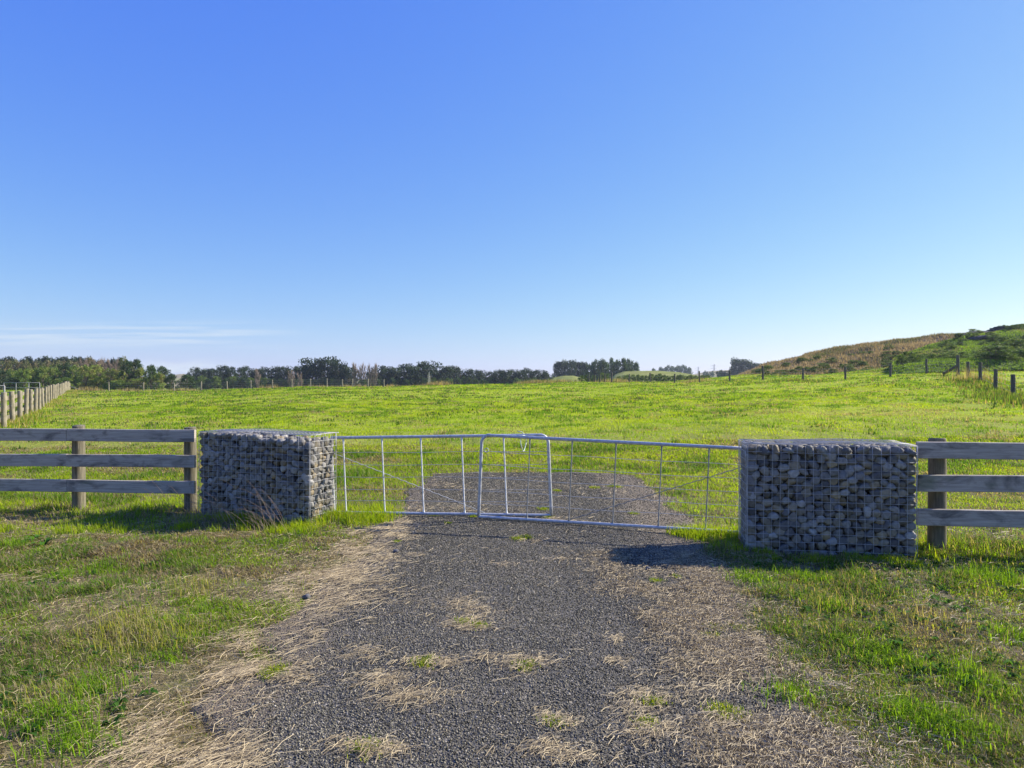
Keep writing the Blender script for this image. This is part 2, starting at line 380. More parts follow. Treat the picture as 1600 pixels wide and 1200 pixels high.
# ---- loose chips on the path
def chips(n, y0, y1, smin, smax, seed):
    r = np.random.default_rng(seed)
    y = y0 + (y1 - y0) * r.random(n) ** 1.35; x = -1.7 + 4.0 * r.random(n)
    k = path_d(x, y) > .0; k &= r.random(n) > .7 * sstep(.95, 1.4, np.abs(x - .08) + .5 * (fbm(x * 2.3, y * 2.3, 71, 4) - .5)); k &= np.abs(x) < y * .85 + .3
    x = x[k]; y = y[k]; n = len(x)
    s = smin + (smax - smin) * r.random(n) ** 1.5; s = s * (1 + .06 * (y - 3))
    base = np.array([[1, .1, 0], [-.2, .9, .1], [-.9, -.1, -.1], [.1, -.8, .1], [.15, .1, .75], [0, 0, -.6]])
    V = base[None] * s[:, None, None] * (.65 + .7 * r.random((n, 6, 1)))
    a = r.random(n) * 6.283; ca, sa = np.cos(a), np.sin(a)
    tx = (r.random(n) - .5) * 1.6; ct, st = np.cos(tx), np.sin(tx)
    vy = V[..., 1] * ct[:, None] - V[..., 2] * st[:, None]; vz = V[..., 1] * st[:, None] + V[..., 2] * ct[:, None]
    vx = V[..., 0] * ca[:, None] - vy * sa[:, None]; vy = V[..., 0] * sa[:, None] + vy * ca[:, None]
    co = np.stack([vx + x[:, None], vy + y[:, None], vz + (zpath(x, y) + s * .25)[:, None]], -1)
    f = np.array([[0, 1, 4], [1, 2, 4], [2, 3, 4], [3, 0, 4], [1, 0, 5], [2, 1, 5], [3, 2, 5], [0, 3, 5]])
    loops = (f[None] + 6 * np.arange(n)[:, None, None]).ravel()
    t = r.random(n); c = np.empty((n, 3))
    pal = np.array([[.048, .045, .035], [.100, .093, .072], [.168, .156, .120], [.24, .220, .165], [.31, .275, .20], [.45, .41, .33]])
    idx = np.searchsorted([.22, .50, .76, .91, .98], t); c = pal[idx] * (.8 + .4 * r.random((n, 1))) * (.75 + .5 * fbm(x * 1.1, y * .7, 73, 3))[:, None]
    return co.reshape(-1, 3), loops, np.repeat(c, 6, 0)
co, lo, cc = chips(330000, 2.2, 11.7, .0030, .0066, 1)
o = mesh_np('gravel_chips', co, lo, np.arange(len(lo) // 3) * 3, M_CHIP, None, cc)
tag(o, 'small grey chips lying loose on the gravel path', 'gravel', kind='stuff')

# ------------------------------------------------------------------ blade generator
def blades(name, P, h, w, yaw, lean, col, mat, curve=.5, tri=False, parent=None):
    n = len(P)
    dx = np.cos(yaw); dy = np.sin(yaw); px = -dy; py = dx
    if tri:
        co = np.empty((n, 3, 3))
        for i, s in ((0, -1), (1, 1)):
            co[:, i, 0] = P[:, 0] + s * px * w / 2; co[:, i, 1] = P[:, 1] + s * py * w / 2; co[:, i, 2] = P[:, 2]
        co[:, 2, 0] = P[:, 0] + dx * h * lean; co[:, 2, 1] = P[:, 1] + dy * h * lean; co[:, 2, 2] = P[:, 2] + h * np.sqrt(np.clip(1 - lean ** 2, .03, 1))
        loops = np.arange(3 * n); starts = np.arange(n) * 3; k = 3
    else:
        co = np.empty((n, 5, 3))
        m1 = .5
        for i, s in ((0, -1), (1, 1)):
            co[:, i, 0] = P[:, 0] + s * px * w / 2; co[:, i, 1] = P[:, 1] + s * py * w / 2; co[:, i, 2] = P[:, 2]
        l1 = lean * (1 - curve)
        mx = dx * h * .5 * l1; my = dy * h * .5 * l1; mz = h * .5 * np.sqrt(np.clip(1 - l1 ** 2, .02, 1))
        for i, s in ((2, 1), (3, -1)):
            co[:, i, 0] = P[:, 0] + mx + s * px * w * .4; co[:, i, 1] = P[:, 1] + my + s * py * w * .4; co[:, i, 2] = P[:, 2] + mz
        l2 = np.clip(lean * (1 + curve), 0, .98)
        co[:, 4, 0] = P[:, 0] + mx + dx * h * .5 * l2; co[:, 4, 1] = P[:, 1] + my + dy * h * .5 * l2; co[:, 4, 2] = P[:, 2] + mz + h * .5 * np.sqrt(1 - l2 ** 2)
        b = 5 * np.arange(n)[:, None]
        loops = np.concatenate([b + np.array([[0, 1, 2, 3]]), b + np.array([[3, 2, 4]])], 1).ravel()
        st = 7 * np.arange(n); starts = np.stack([st, st + 4], 1).ravel(); k = 5
    return mesh_np(name, co.reshape(-1, 3), loops, starts, mat, parent, np.repeat(col, k, 0))

GREEN = np.array([.10, .195, .025]); LIME = np.array([.225, .375, .015]); YEL = np.array([.38, .42, .03]); DRY = np.array([.42, .35, .22]); DEEP = np.array([.04, .10, .02]); BRN = np.array([.20, .155, .10])
# straight dark cow-pat like tussocks and dry patches of the field: shared masks
def dry_mask(x, y):
    m = sstep(.60, .72, fbm(x * .9, y * .9, 41, 4)) * .8 + sstep(.62, .74, fbm(x * .22 + 5, y * .35, 42, 4)) * .6
    # bleached strip beside the left post line
    d = np.abs(x + 2.974 + .598 * y - 2.6); m = m + (y > 16) * (y < 95) * np.exp(-(d / 2.0) ** 2) * (.25 + 1.1 * sstep(.45, .6, fbm(x * .3, y * .3, 43, 3)))
    return np.clip(m, 0, 1)
def rich_mask(x, y): return sstep(.56, .70, fbm(x * 1.1 + 30, y * 1.1, 44, 3))
def blade_cols(x, y, r, near):
    n = len(x); v = r.random(n)[:, None]
    yellow = sstep(.35, .65, fbm(x * .5, y * .5, 45, 4))[:, None]
    far = sstep(7, 14, np.hypot(x, y))[:, None]
    c = GREEN * (1 - yellow) + LIME * yellow
    c = c * (1 - far) + (LIME * .9 * (1 - yellow) + (LIME * .45 + YEL * .6) * yellow) * far
    c = c * (1 - .35 * v) + YEL * .35 * v * .9
    ri = rich_mask(x, y)[:, None]; c = c * (1 - ri) + (GREEN * .8 + LIME * .2) * ri
    p = .05 + .75 * dry_mask(x, y) + near * .25
    isd = (r.random(n) < p)[:, None]
    c = np.where(isd, DRY * (.5 + .6 * r.random((n, 1))), c)
    isb = (r.random(n) < .02 + .14 * near + .1 * dry_mask(x, y))[:, None]
    c = np.where(isb, BRN, c)
    return c * (.75 + .5 * r.random((n, 1)))
GAB = []   # filled below: footprints to keep clear of grass (x0,y0,ang,w,d)
GL = dict(o=(-3.56, 8.02), a=-22.0, w=1.53, d=.45); GR = dict(o=(2.10, 6.28), a=-10.2, w=1.385, d=.5)
def in_gab(x, y):
    r = np.zeros(len(x), bool)
    for g in (GL, GR):
        a = rad(g['a']); ex = x - g['o'][0]; ey = y - g['o'][1]
        u = ex * math.cos(a) + ey * math.sin(a); v = -ex * math.sin(a) + ey * math.cos(a)
        r |= (u > -.02) & (u < g['w'] + .02) & (v > -.02) & (v < g['d'] + .02)
    return r
def scatter(n, y0, y1, r, pw=1.0, margin=2.4, slope=.84):
    y = y0 + (y1 - y0) * r.random(int(n)) ** pw
    x = (r.random(int(n)) * 2 - 1) * (slope * y + margin)
    return x, y
def grass_band(name, n, y0, y1, pw, h0, h1, w, seed, tri, near, label, clump=0, lean0=.25):
    r = np.random.default_rng(seed)
    x, y = scatter(n, y0, y1, r, pw)
    if clump:
        kk = r.random(len(x)) < .6
        cx, cy = scatter(n / 14, y0, y1, r, pw)
        j = r.integers(0, len(cx), kk.sum()); sp = clump * (.4 + r.random(kk.sum()))
        x[kk] = cx[j] + r.normal(0, 1, kk.sum()) * sp; y[kk] = cy[j] + r.normal(0, 1, kk.sum()) * sp
    d = path_d(x, y); edge = sstep(-.02, -.45, d)
    keep = ((y > 12.0) | (d < -.02 + .14 * near * r.random(len(x)) ** 2)) & ~in_gab(x, y)
    # thin out on trodden, straw-covered and bare ground
    bare = sstep(.54, .66, fbm(x * 1.7, y * 1.7, 46, 4)) * near
    keep &= r.random(len(x)) > np.clip(bare * .85 + (1 - sstep(-.0, -.40, d) if False else sstep(-.3, .02, d)) * .4 * (y < 12), 0, .95)
    x = x[keep]; y = y[keep]; n = len(x)
    tall = fbm(x * 1.4, y * 1.4, 47, 3); ri = rich_mask(x, y)
    h = (h0 + (h1 - h0) * r.random(n) ** 1.6) * (.55 + .9 * tall) * (1 + .7 * ri)
    # longer grass under rails, along gabions and beneath the gate ends
    fen = np.exp(-((y - 8.4) / .45) ** 2) * (x < -1.9) + np.exp(-((y - 6.25) / .4) ** 2) * (x > 3.4) + np.exp(-(np.hypot(x + 1.75, y - 7.6) / .55) ** 2) * 1.2 + np.exp(-(np.hypot(x - 1.95, y - 6.4) / .3) ** 2)
    h *= 1 + 1.0 * np.clip(fen, 0, 1.3) * (.3 + r.random(n))
    P = np.stack([x, y, zterr(x, y) - .004], 1)
    ln = np.clip(lean0 + r.normal(0, .28, n) + .25 * dry_mask(x, y), 0, .97)
    ww = (w[0] + (w[1] - w[0]) * sstep(y0, y1, y)) * (.6 + .8 * r.random(n))
    cols = blade_cols(x, y, r, near)
    dark = fen > .35
    o = blades(name, P, h, ww, r.random(n) * 6.283, ln, cols, M_GRASS, tri=tri, curve=.35)
    tag(o, label, 'grass', kind='stuff'); return n
grass_band('grass', 1000000, 2.1, 7.0, 1.0, .016, .062, (.0028, .0060), 1, False, 1.0, 'short mown grass with dry blades on both verges of the gravel path', .05, .85)
grass_band('grass', 540000, 7.0, 17, .95, .025, .075, (.006, .014), 2, False, .35, 'bright green grass around the gate and gabion walls', .09, .7)
grass_band('pasture_grass', 360000, 16, 44, .8, .035, .09, (.02, .05), 3, True, 0, 'bright green pasture grass in the middle of the field', .25, .6)
grass_band('pasture_grass', 300000, 43, 112, .8, .04, .11, (.06, .14), 4, True, 0, 'yellow green pasture grass on the far rise of the field', .6, .4)

# tall green tufts
def tufts(name, spots, label, hh=.2, nn=90, colA=GREEN, colB=LIME, spread=.07, w=.006, mat=None, lean=.35):
    r = np.random.default_rng(hash(name) % 1000 if False else len(spots) * 7 + int(hh * 1000))
    xs_, ys_, hs_, ws_ = [], [], [], []
    for (x, y, s) in spots:
        k = int(nn * (.5 + s)); xs_.append(x + r.normal(0, spread * s, k)); ys_.append(y + r.normal(0, spread * s, k))
        hs_.append(hh * s * (.4 + .75 * r.random(k))); ws_.append(np.full(k, w * max(1, y / 7)))
    x = np.concatenate(xs_); y = np.concatenate(ys_); h = np.concatenate(hs_); n = len(x)
    k = ~in_gab(x, y); x = x[k]; y = y[k]; h = h[k]; ws = np.concatenate(ws_)[k]; n = len(x)
    P = np.stack([x, y, np.where((path_d(x, y) > 0) & (y < 12), zpath(x, y) + .004, zterr(x, y) - .004)], 1)
    v = r.random((n, 1)); c = colA * (1 - v) + colB * v
    c = np.where(r.random((n, 1)) < .05, DRY * .8, c)
    o = blades(name, P, h, ws * (.6 + .8 * r.random(n)), r.random(n) * 6.283, np.clip(lean + r.normal(0, .25, n), 0, .95), c, mat or M_GRASS, curve=.6)
    return tag(o, label, 'grass', kind='stuff')
def gp(px, py): y = 1100 * 1.5 / (py - 600); return ((px - 800) * y / 1100, y)
def spots(lst): return [(*gp(a, b), s) for a, b, s in lst]
rt = random.Random(4)
L1 = [(478, 845, 1.4), (470, 838, 1.2), (495, 842, 1.0), (1165, 905, 1.2), (1240, 900, 1.3), (1270, 905, 1.4), (1340, 900, 1.1), (1540, 905, 1.9), (1560, 912, 1.6), (1415, 885, 1.2), (1490, 900, 1.0),
      (20, 850, 1.4), (60, 860, 1.1), (120, 850, 1.2), (190, 850, 1.3), (250, 846, 1.1), (300, 850, 1.2), (350, 848, 1.0), (165, 885, 1.5), (185, 893, 1.4), (440, 850, 1.0), (400, 846, .9),
      (1185, 915, 1.3), (1215, 935, 1.0), (1330, 1010, 1.2), (1360, 1025, 1.3), (1390, 1030, 1.2), (1500, 1060, 1.2), (1550, 1090, 1.3), (1480, 1150, 1.2), (1420, 1130, 1.3), (150, 1080, 1.4), (60, 1130, 1.4), (110, 1170, 1.3), (260, 1030, 1.0), (330, 950, 1.2), (1580, 1000, 1.2)]
for _ in range(18): L1.append((rt.choice([rt.uniform(0, 430), rt.uniform(1230, 1600)]), rt.uniform(860, 1190), rt.uniform(.5, 1.2)))
L1 = [s for s in L1 if not (470 < s[0] < 1130)]
tufts('grass_tufts', spots(L1), 'taller fresh green tufts in the mown verge grass', .08, 150, w=.0042, lean=.68)
LY = [(180, 985, 1.2), (215, 1000, 1.2), (60, 1100, 1.0), (300, 920, 1.1), (1300, 950, 1.0), (1450, 980, .9), (255, 1000, 1.3)]
tufts('dry_grass_tufts', spots(LY), 'pale yellow dry grass tufts left of the gravel path', .12, 130, YEL * .8, DRY, .12, .0035, None, .65)
LP = [(725, 980, .5), (750, 985, .45), (430, 1055, .6), (420, 1060, .5), (662, 1045, .6), (820, 1050, .55), (1020, 1105, .5), (1010, 1140, .5), (865, 1138, .45), (1140, 1128, .7), (1130, 1120, .6), (575, 1180, .6), (810, 848, .6), (822, 846, .6), (1060, 905, .4), (1120, 985, .5), (1155, 985, .6), (1025, 912, .4), (855, 812, .5), (740, 812, .4), (680, 808, .4), (960, 762, .8), (930, 765, .6), (1110, 1000, .5), (850, 800, .6), (700, 822, .3), (870, 770, .5), (990, 805, .5), (620, 850, .3)]
tufts('path_grass', spots(LP), 'small green grass tufts growing through the gravel path', .06, 170, GREEN, YEL, .06, .0036, None, .6)
# rougher long grass at the gabion and gate feet
LG = []
for i in range(34): LG.append((-1.98 + rt.uniform(-.12, .65), 7.45 + rt.uniform(-.25, .85), rt.uniform(.5, 1.1)))
for i in range(30): LG.append((rt.uniform(-5.6, -1.95), 7.0 + rt.uniform(.0, .35) + max(0, -2.2 - rt.uniform(1.9, 5.0)) * -.05, rt.uniform(.4, .9)))
for i in range(26): LG.append((rt.uniform(-3.6, -2.1), 0, rt.uniform(.5, .9)))
LG = [(x, (8.02 + (x + 3.56) * math.tan(rad(-22)) - rt.uniform(.05, .25)) if y == 0 else y, s) for x, y, s in LG]
for i in range(12): LG.append((rt.uniform(1.75, 2.1), rt.uniform(6.2, 7.2), rt.uniform(.4, .8)))
for i in range(26): x = rt.uniform(1.62, 2.25); LG.append((x, 6.84 + (2.29 - x) * .33 + rt.uniform(-.15, .08), rt.uniform(.5, .8)))
for i in range(22): x = rt.uniform(-2.1, -1.42); LG.append((x, 7.85 + rt.uniform(-.22, .08), rt.uniform(.5, .95)))
for i in range(20): x = rt.uniform(2.15, 3.4); LG.append((x, 6.28 - (x - 2.1) * .18 - rt.uniform(.05, .35), rt.uniform(.3, .55)))
for i in range(16): LG.append((rt.uniform(3.5, 5.0), 6.3 + rt.uniform(-.35, .3), rt.uniform(.5, .95)))
tufts('long_grass', LG, 'long rough grass at the feet of the gabions and gate ends', .17, 70, LIME, YEL, .09, .0045, None, .5)

# ---- straw fibres
def straw(name, x, y, r, lmin, lmax, label, ang=None, lift=.02):
    k = ~in_gab(x, y); x = x[k]; y = y[k]
    n = len(x); a = r.random(n) * 6.283 if ang is None else ang[0] + r.normal(0, ang[1], n)
    l = lmin + (lmax - lmin) * r.random(n) ** 2.2; w = .0010 + .0013 * r.random(n); w *= np.maximum(1, y / 4.5)
    d = path_d(x, y); zb = np.where((d > 0) & (y < 12), zpath(x, y), zterr(x, y)) + .004 + lift * r.random(n) ** 1.5
    ti = r.normal(0, .10, n)
    dx, dy = np.cos(a), np.sin(a); co = np.empty((n, 6, 3)); bend = r.normal(0, .045, n) * l
    for i, (s, u) in enumerate([(-.5, -1), (-.5, 1), (0, -1), (0, 1), (.5, -1), (.5, 1)]):
        bo = bend if s == 0 else 0
        co[:, i, 0] = x + dx * l * s - dy * (u * w / 2 + bo); co[:, i, 1] = y + dy * l * s + dx * (u * w / 2 + bo)
        co[:, i, 2] = zb + np.maximum(ti * l * s, -.003) + (.006 if s == 0 else 0) + u * w * .3
    b = 6 * np.arange(n)[:, None]
    loops = (b + np.array([[0, 2, 3, 1, 2, 4, 5, 3]])).ravel()
    t = r.random((n, 1)); c = np.array([.28, .215, .12]) * (1 - t) + np.array([.58, .475, .29]) * t
    c = np.where(r.random((n, 1)) < .30, np.array([.15, .115, .07]), c)
    o = mesh_np(name, co.reshape(-1, 3), loops, np.arange(2 * n) * 4, M_STRAW, None, np.repeat(c, 6, 0))
    tag(o, label, 'straw', kind='stuff')
r = np.random.default_rng(12)
# left band
n = 60000; y = 2.2 + 5.8 * r.random(n) ** 1.1; x = xl(y) + r.normal(.02, .15, n) + .25 * (fbm(y * 1.5, y * 0, 51) - .5)
dens = fbm(x * 2.2, y * 2.2, 52, 4); k = (r.random(n) < (.60 - .2 * sstep(4, 6, y)) * sstep(.46, .60, dens) + .03); x, y = x[k], y[k]
n2 = 500; y2 = gp(0, 1)[1] * 0 + 4.9 + r.normal(0, .22, n2); x2 = -1.15 + r.normal(0, .22, n2)
n3 = 500; y3 = 5.55 + r.normal(0, .35, n3); x3 = -1.2 + r.normal(0, .18, n3)
straw('straw', np.concatenate([x, x2, x3]), np.concatenate([y, y2, y3]), r, .03, .16, 'mown straw strewn along the left edge of the gravel path', (.75, .45))
# right band, much wider
n = 120000; y = 2.2 + 4.0 * r.random(n) ** 1.1; x = 1.12 + .22 * sstep(2.7, 5, y) + r.normal(0, .27, n) - .12 * sstep(3.5, 6, y)
dens = fbm(x * 1.8 + 7, y * 1.8, 53, 4); k = (r.random(n) < .8 * sstep(.42, .60, dens) + .04); x, y = x[k], y[k]
straw('straw', x, y, r, .015, .085, 'mown straw strewn thickly along the right edge of the gravel path')
# straw heaps on the path, at the places the photograph shows
XS, YS = [], []
for px, py, wx, wy, m in [(720, 965, 38, 14, 900), (735, 985, 34, 7, 500), (430, 1058, 40, 9, 700), (610, 1085, 48, 18, 1500), (665, 1045, 32, 9, 600), (800, 1045, 38, 11, 900), (1010, 1105, 34, 14, 800), (1000, 1145, 45, 16, 900), (862, 1135, 24, 9, 400), (1140, 1130, 26, 10, 500), (960, 1045, 16, 5, 250), (952, 1006, 14, 5, 220), (575, 1188, 40, 12, 900), (650, 873, 12, 3, 100), (790, 890, 14, 3, 110), (820, 848, 20, 3, 160), (560, 1030, 20, 7, 300), (1120, 1060, 60, 30, 1800), (890, 1190, 50, 12, 900), (700, 800, 60, 6, 500), (860, 815, 40, 4, 300), (950, 770, 60, 8, 500), (690, 762, 30, 5, 300), (1040, 790, 20, 14, 400), (1060, 895, 60, 8, 700), (870, 880, 16, 3, 90)]:
    ox, oy = r.uniform(-1.1, 1.1, 5), r.uniform(-1.1, 1.1, 5); q5 = r.integers(0, 5, m)
    a = (r.normal(0, .42, m) * r.choice([.6, 1, 1.8], m) + ox[q5]) * wx + px; b = (r.normal(0, .42, m) * r.choice([.6, 1, 1.8], m) + oy[q5]) * wy + py; m_ = r.random(m) < .5; a = a[m_]; b = b[m_]
    k = b > 735; q = 1650 / (b[k] - 600); XS.append((a[k] - 800) * q / 1100); YS.append(q)
n = 1500; y = 2.2 + 9.4 * r.random(n); x = -1.3 + 2.9 * r.random(n); XS.append(x); YS.append(y)
x = np.concatenate(XS); y = np.concatenate(YS); k = (path_d(x, y) > -.1)
straw('loose_straw', x[k], y[k], r, .015, .10, 'loose dry straw lying in small heaps on the gravel path', (.6, .7))
n = 95000; x, y = scatter(n, 2.2, 8, r); k = (path_d(x, y) < 0); k &= r.random(n) < .35 + sstep(.46, .58, fbm(x * 1.7, y * 1.7, 46, 4)); x, y = x[k], y[k]
straw('grass_litter', x, y, r, .03, .12, 'dead grass litter lying in the bare gaps of the verge')
# ---- broad leaved weeds
def rosettes(name, pts, label, cat='weed', L_=.045, wd=.4, col=(.06, .14, .025)):
    r = np.random.default_rng(len(pts)); V = []; Lp = []; Cc = []; k = 0
    for x, y in pts:
        z = float(zterr(x, y)); s = L_ * (.5 + .9 * r.random())
        for j in range(r.integers(6, 12)):
            a = r.random() * 6.283; el = .25 + .6 * r.random(); d = np.array([math.cos(a), math.sin(a), 0]); q = np.array([-d[1], d[0], 0])
            l = s * (.6 + .6 * r.random()); w = l * wd
            p0 = np.array([x, y, z]); pm = p0 + d * l * .55 * math.cos(el) + np.array([0, 0, l * .55 * math.sin(el) + .01]); pt = p0 + d * l + np.array([0, 0, l * .5 * math.sin(el)])
            V += [p0, pm - q * w / 2 + np.array([0, 0, .004]), pt, pm + q * w / 2 + np.array([0, 0, .004]), pm]
            Lp += [k, k + 1, k + 4, k + 1, k + 2, k + 4, k + 2, k + 3, k + 4, k + 3, k, k + 4]
            cc_ = np.array(col) * (.7 + .7 * r.random()); Cc += [cc_] * 5; k += 5
    o = mesh_np(name, np.array(V), Lp, np.arange(len(Lp) // 3) * 3, M_GRASS, None, np.array(Cc)); return tag(o, label, cat, kind='stuff')
pw = []
for _ in range(330):
    y = 2.4 + 3.6 * r.random(); x = 1.9 + r.random() * (.75 * y - 1.6)
    if fbm(x * 1.3, y * 1.3, 61, 3) > .47: pw.append((x, y))
for _ in range(160):
    y = 2.4 + 5 * r.random(); x = -1.7 - r.random() * (.75 * y - 1.5)
    if fbm(x * 1.3, y * 1.3, 62, 3) > .52: pw.append((x, y))
rosettes('weeds', pw, 'low dark broad leaved weeds among the verge grass')
rosettes('dock_plant', [gp(40, 846), gp(68, 848), gp(55, 842)], 'leafy dock plant in the shade below the left board fence', 'weed', .16, .35, (.08, .19, .03))

# dark tussocks / cow pats of the field
xx, yy = scatter(4200, 11.5, 90, r, .75, 0, .75)
k = fbm(xx * .15, yy * .15, 65, 3) > .45; xx, yy = xx[k], yy[k]
n = 16 * len(xx); jx = np.repeat(xx, 16) + r.normal(0, .10, n) * np.repeat(.4 + yy / 22, 16); jy = np.repeat(yy, 16) + r.normal(0, .08, n) * np.repeat(.4 + yy / 22, 16)
kk = path_d(jx, jy) < -.1; kk |= jy > 12.2; jx, jy = jx[kk], jy[kk]; n = len(jx)
v = r.random((n, 1)); c = DEEP * (1 - v) + GREEN * v * 1.1; c = np.where(r.random((n, 1)) < .25, BRN, c)
o = blades('field_tussocks', np.stack([jx, jy, zterr(jx, jy) - .01], 1), .04 + .07 * r.random(n) + .0008 * jy, .012 + .0016 * jy, r.random(n) * 6.283, np.clip(.3 + r.normal(0, .3, n), 0, .95), c, M_GRASS, tri=True)
tag(o, 'darker green tussocks dotted over the sunlit field', 'grass', kind='stuff')

# ------------------------------------------------------------------ gabions
def ico(sub):
    bm = bmesh.new(); bmesh.ops.create_icosphere(bm, subdivisions=sub, radius=1)
    v = np.array([x.co[:] for x in bm.verts]); f = [[q.index for q in p.verts] for p in bm.faces]; bm.free(); return v, f
ICO3 = ico(3); ICO2 = ico(2)
STONE_COL = [(.27, .26, .245), (.22, .21, .20), (.32, .305, .28), (.31, .27, .20), (.26, .25, .22), (.36, .29, .18), (.17, .165, .16), (.40, .385, .36), (.29, .265, .22), (.25, .22, .16)]
def stone_shape(r, ax, sub=ICO3):
    v, f = sub
    p = r.uniform(2.1, 3.0); q = np.abs(v) ** p; v = v / (q.sum(1) ** (1 / p))[:, None]
    for _ in range(3):                                         # flattened facets
        d = r.normal(0, 1, 3); d /= np.linalg.norm(d); h = v @ d; c = r.uniform(.62, .85); v = v - np.outer(np.maximum(h - c, 0) * .8, d)
    ph = r.uniform(0, 6.28, 6)
    b = 1 + .07 * np.sin(2.3 * v[:, 0] + ph[0]) + .06 * np.sin(2.9 * v[:, 1] + ph[1]) + .05 * np.sin(3.7 * v[:, 2] + ph[2]) + .03 * np.sin(6 * v[:, 0] + 5 * v[:, 2] + ph[3])
    return v * b[:, None] * ax, f
def relax(r, w, h, sx, sz, it=40):
    n = int(w * h / (sx * sz) * 1.0); P = r.random((n, 2)) * [w, h]
    for _ in range(it):
        D = (P[:, None] - P[None]) / [sx, sz]; d = np.sqrt((D ** 2).sum(-1)) + np.eye(n) * 9 + 1e-6
        f = np.maximum(1.05 - d, 0) / d; P = P + (D * f[..., None]).sum(1) * [sx, sz] * .25
        P[:, 0] = np.clip(P[:, 0], sx * .42, w - sx * .42); P[:, 1] = np.clip(P[:, 1], sz * .42, h - sz * .42)
    return P
def gabion(g, label, seed, slump, bulge):
    r = np.random.default_rng(seed); w, d, H = g['w'], g['d'], 1.0
    z0 = float(zterr(g['o'][0] + .6, g['o'][1])) - .03
    root = empty('gabion_wall', (g['o'][0], g['o'][1], 0), rad(g['a']), label, 'gabion wall', 'stone filled gabion walls on both sides of the gate')
    top = lambda u: H - .012 - slump * sstep(.25, 1, u / w)
    S = []    # (centre, axes, rank)
    sx, sz, t = .084, .068, .04
    for (u, z) in relax(r, w, H - .02, sx, sz):   # front
        if z < top(u) - .02: S.append(((u, .040 + r.uniform(-.010, .014), z), (sx * r.uniform(.48, .66), .044, sz * r.uniform(.48, .64)), 0))
    for (u, z) in relax(r, w, H - .02, .1, .085): # second layer
        if z < top(u) - .03: S.append(((u, .115, z), (.062, .045, .056), 3))
    for (u, z) in relax(r, w, H - .02, .1, .085): # back
        if z < top(u) - .03: S.append(((u, d - .05, z), (.062, .05, .054), 3))
    side = w if g is GL else 0
    for q in (0, w):
        vis = (q == side)
        for (v, z) in relax(r, d - .04, H - .02, .078, .066):
            if z < top(q) - .02: S.append(((q - .042 if q else .042, v + .02, z), (.046, .078 * r.uniform(.5, .66), .066 * r.uniform(.5, .66)), 1 if vis else 3))
    for (u, v) in relax(r, w, d, .095, .085):     # top
        S.append(((u, v, top(u) - .032 + r.uniform(-.02, .02)), (.058, .052, .038 * r.uniform(.8, 1.2)), 2 if v < .12 else 3))
    vis = [s for s in S if s[2] < 3]; hid = [s for s in S if s[2] == 3]
    vis.sort(key=lambda s: -s[1][0] * s[1][2] * (1.3 if s[2] == 0 else 1.0)); ind = vis[:100]; rest = vis[100:]
    mb = MB()
    def place(s, sub, m):
        v, f = stone_shape(r, np.array(s[1]), sub)
        a = r.normal(0, .5); ca, sa = math.cos(a), math.sin(a)
        if s[2] in (1,): R = np.array([[1, 0, 0], [0, ca, -sa], [0, sa, ca]])
        elif s[2] == 0: R = np.array([[ca, 0, sa], [0, 1, 0], [-sa, 0, ca]])
        else:
            q = r.normal(0, .5); R = np.array([[math.cos(q), -math.sin(q), 0], [math.sin(q), math.cos(q), 0], [0, 0, 1]]) @ np.array([[ca, 0, sa], [0, 1, 0], [-sa, 0, ca]])
        v = v @ R.T; c = np.array(s[0]); b = bulge * math.sin(math.pi * min(max(c[0] / w, 0), 1)) * math.sin(math.pi * min(max(c[2], 0), 1))
        c = c + [0, -b if s[2] == 0 else 0, z0]
        v = v + c
        if s[2] == 0: v[:, 1] = np.maximum(v[:, 1], .003 - b)
        if s[2] == 1 or s[2] == 3: v[:, 0] = np.clip(v[:, 0], .003, w - .003)
        v[:, 2] = np.minimum(v[:, 2], z0 + H - .006)
        col = np.array(STONE_COL[r.integers(0, len(STONE_COL))]) * r.uniform(.42, .9)
        m.add(v, f, col)
    for s in ind:
        one = MB(); place(s, ICO3, one); one.obj('stone', M_STONE, root, True)
    for s in rest: place(s, ICO3, mb)
    for s in hid: place(s, ICO2, mb)
    # packed core so that no daylight shows through
    cx = MB(); x0, x1, y0, y1, zt = .09, w - .09, .10, d - .09, z0 + H - .09 - slump
    cx.add([(x0, y0, z0), (x1, y0, z0), (x1, y1, z0), (x0, y1, z0), (x0, y0, zt + slump * .9), (x1, y0, zt), (x1, y1, zt), (x0, y1, zt + slump * .9)],
           [(0, 1, 5, 4), (1, 2, 6, 5), (2, 3, 7, 6), (3, 0, 4, 7), (4, 5, 6, 7)], (.06, .06, .065))
    mb.v += cx.v; mb.c += cx.c
    for st in cx.s: mb.s.append(st + mb.nl)
    mb.l += [i + mb.n for i in cx.l]; mb.n += cx.n; mb.nl += cx.nl
    o = mb.obj('stone_fill', M_STONE, root, True); tag(o, kind='stuff')
    # welded wire panels
    def panel(name, f, ua, va, step=.071, rr=.0017):
        m = MB(); nu = max(2, round(ua / step)); nv = max(2, round(va / step))
        for i in range(nu + 1):
            u = ua * i / nu; m.tube([f(u, va * j / 8, 0) for j in range(9)], rr * (1.5 if i in (0, nu) else 1), 5)
        for j in range(nv + 1):
            v = va * j / nv; m.tube([f(ua * i / 16, v, 1) for i in range(17)], rr * (1.5 if j in (0, nv) else 1), 5)
        m.obj(name, M_WIRE, root)
    ph = r.uniform(0, 6, 4)
    def wob(u, v): return .006 * math.sin(3.1 * u + ph[0]) * math.sin(5 * v + ph[1])
    bl = lambda u, z: bulge * math.sin(math.pi * min(max(u / w, 0), 1)) * math.sin(math.pi * min(max(z, 0), 1))
    panel('mesh_panel', lambda u, v, k: (u + wob(v, u), -.006 - bl(u, v) - .004 * k - abs(wob(u, v)), z0 + v + wob(u * 1.3, v)), w, H)
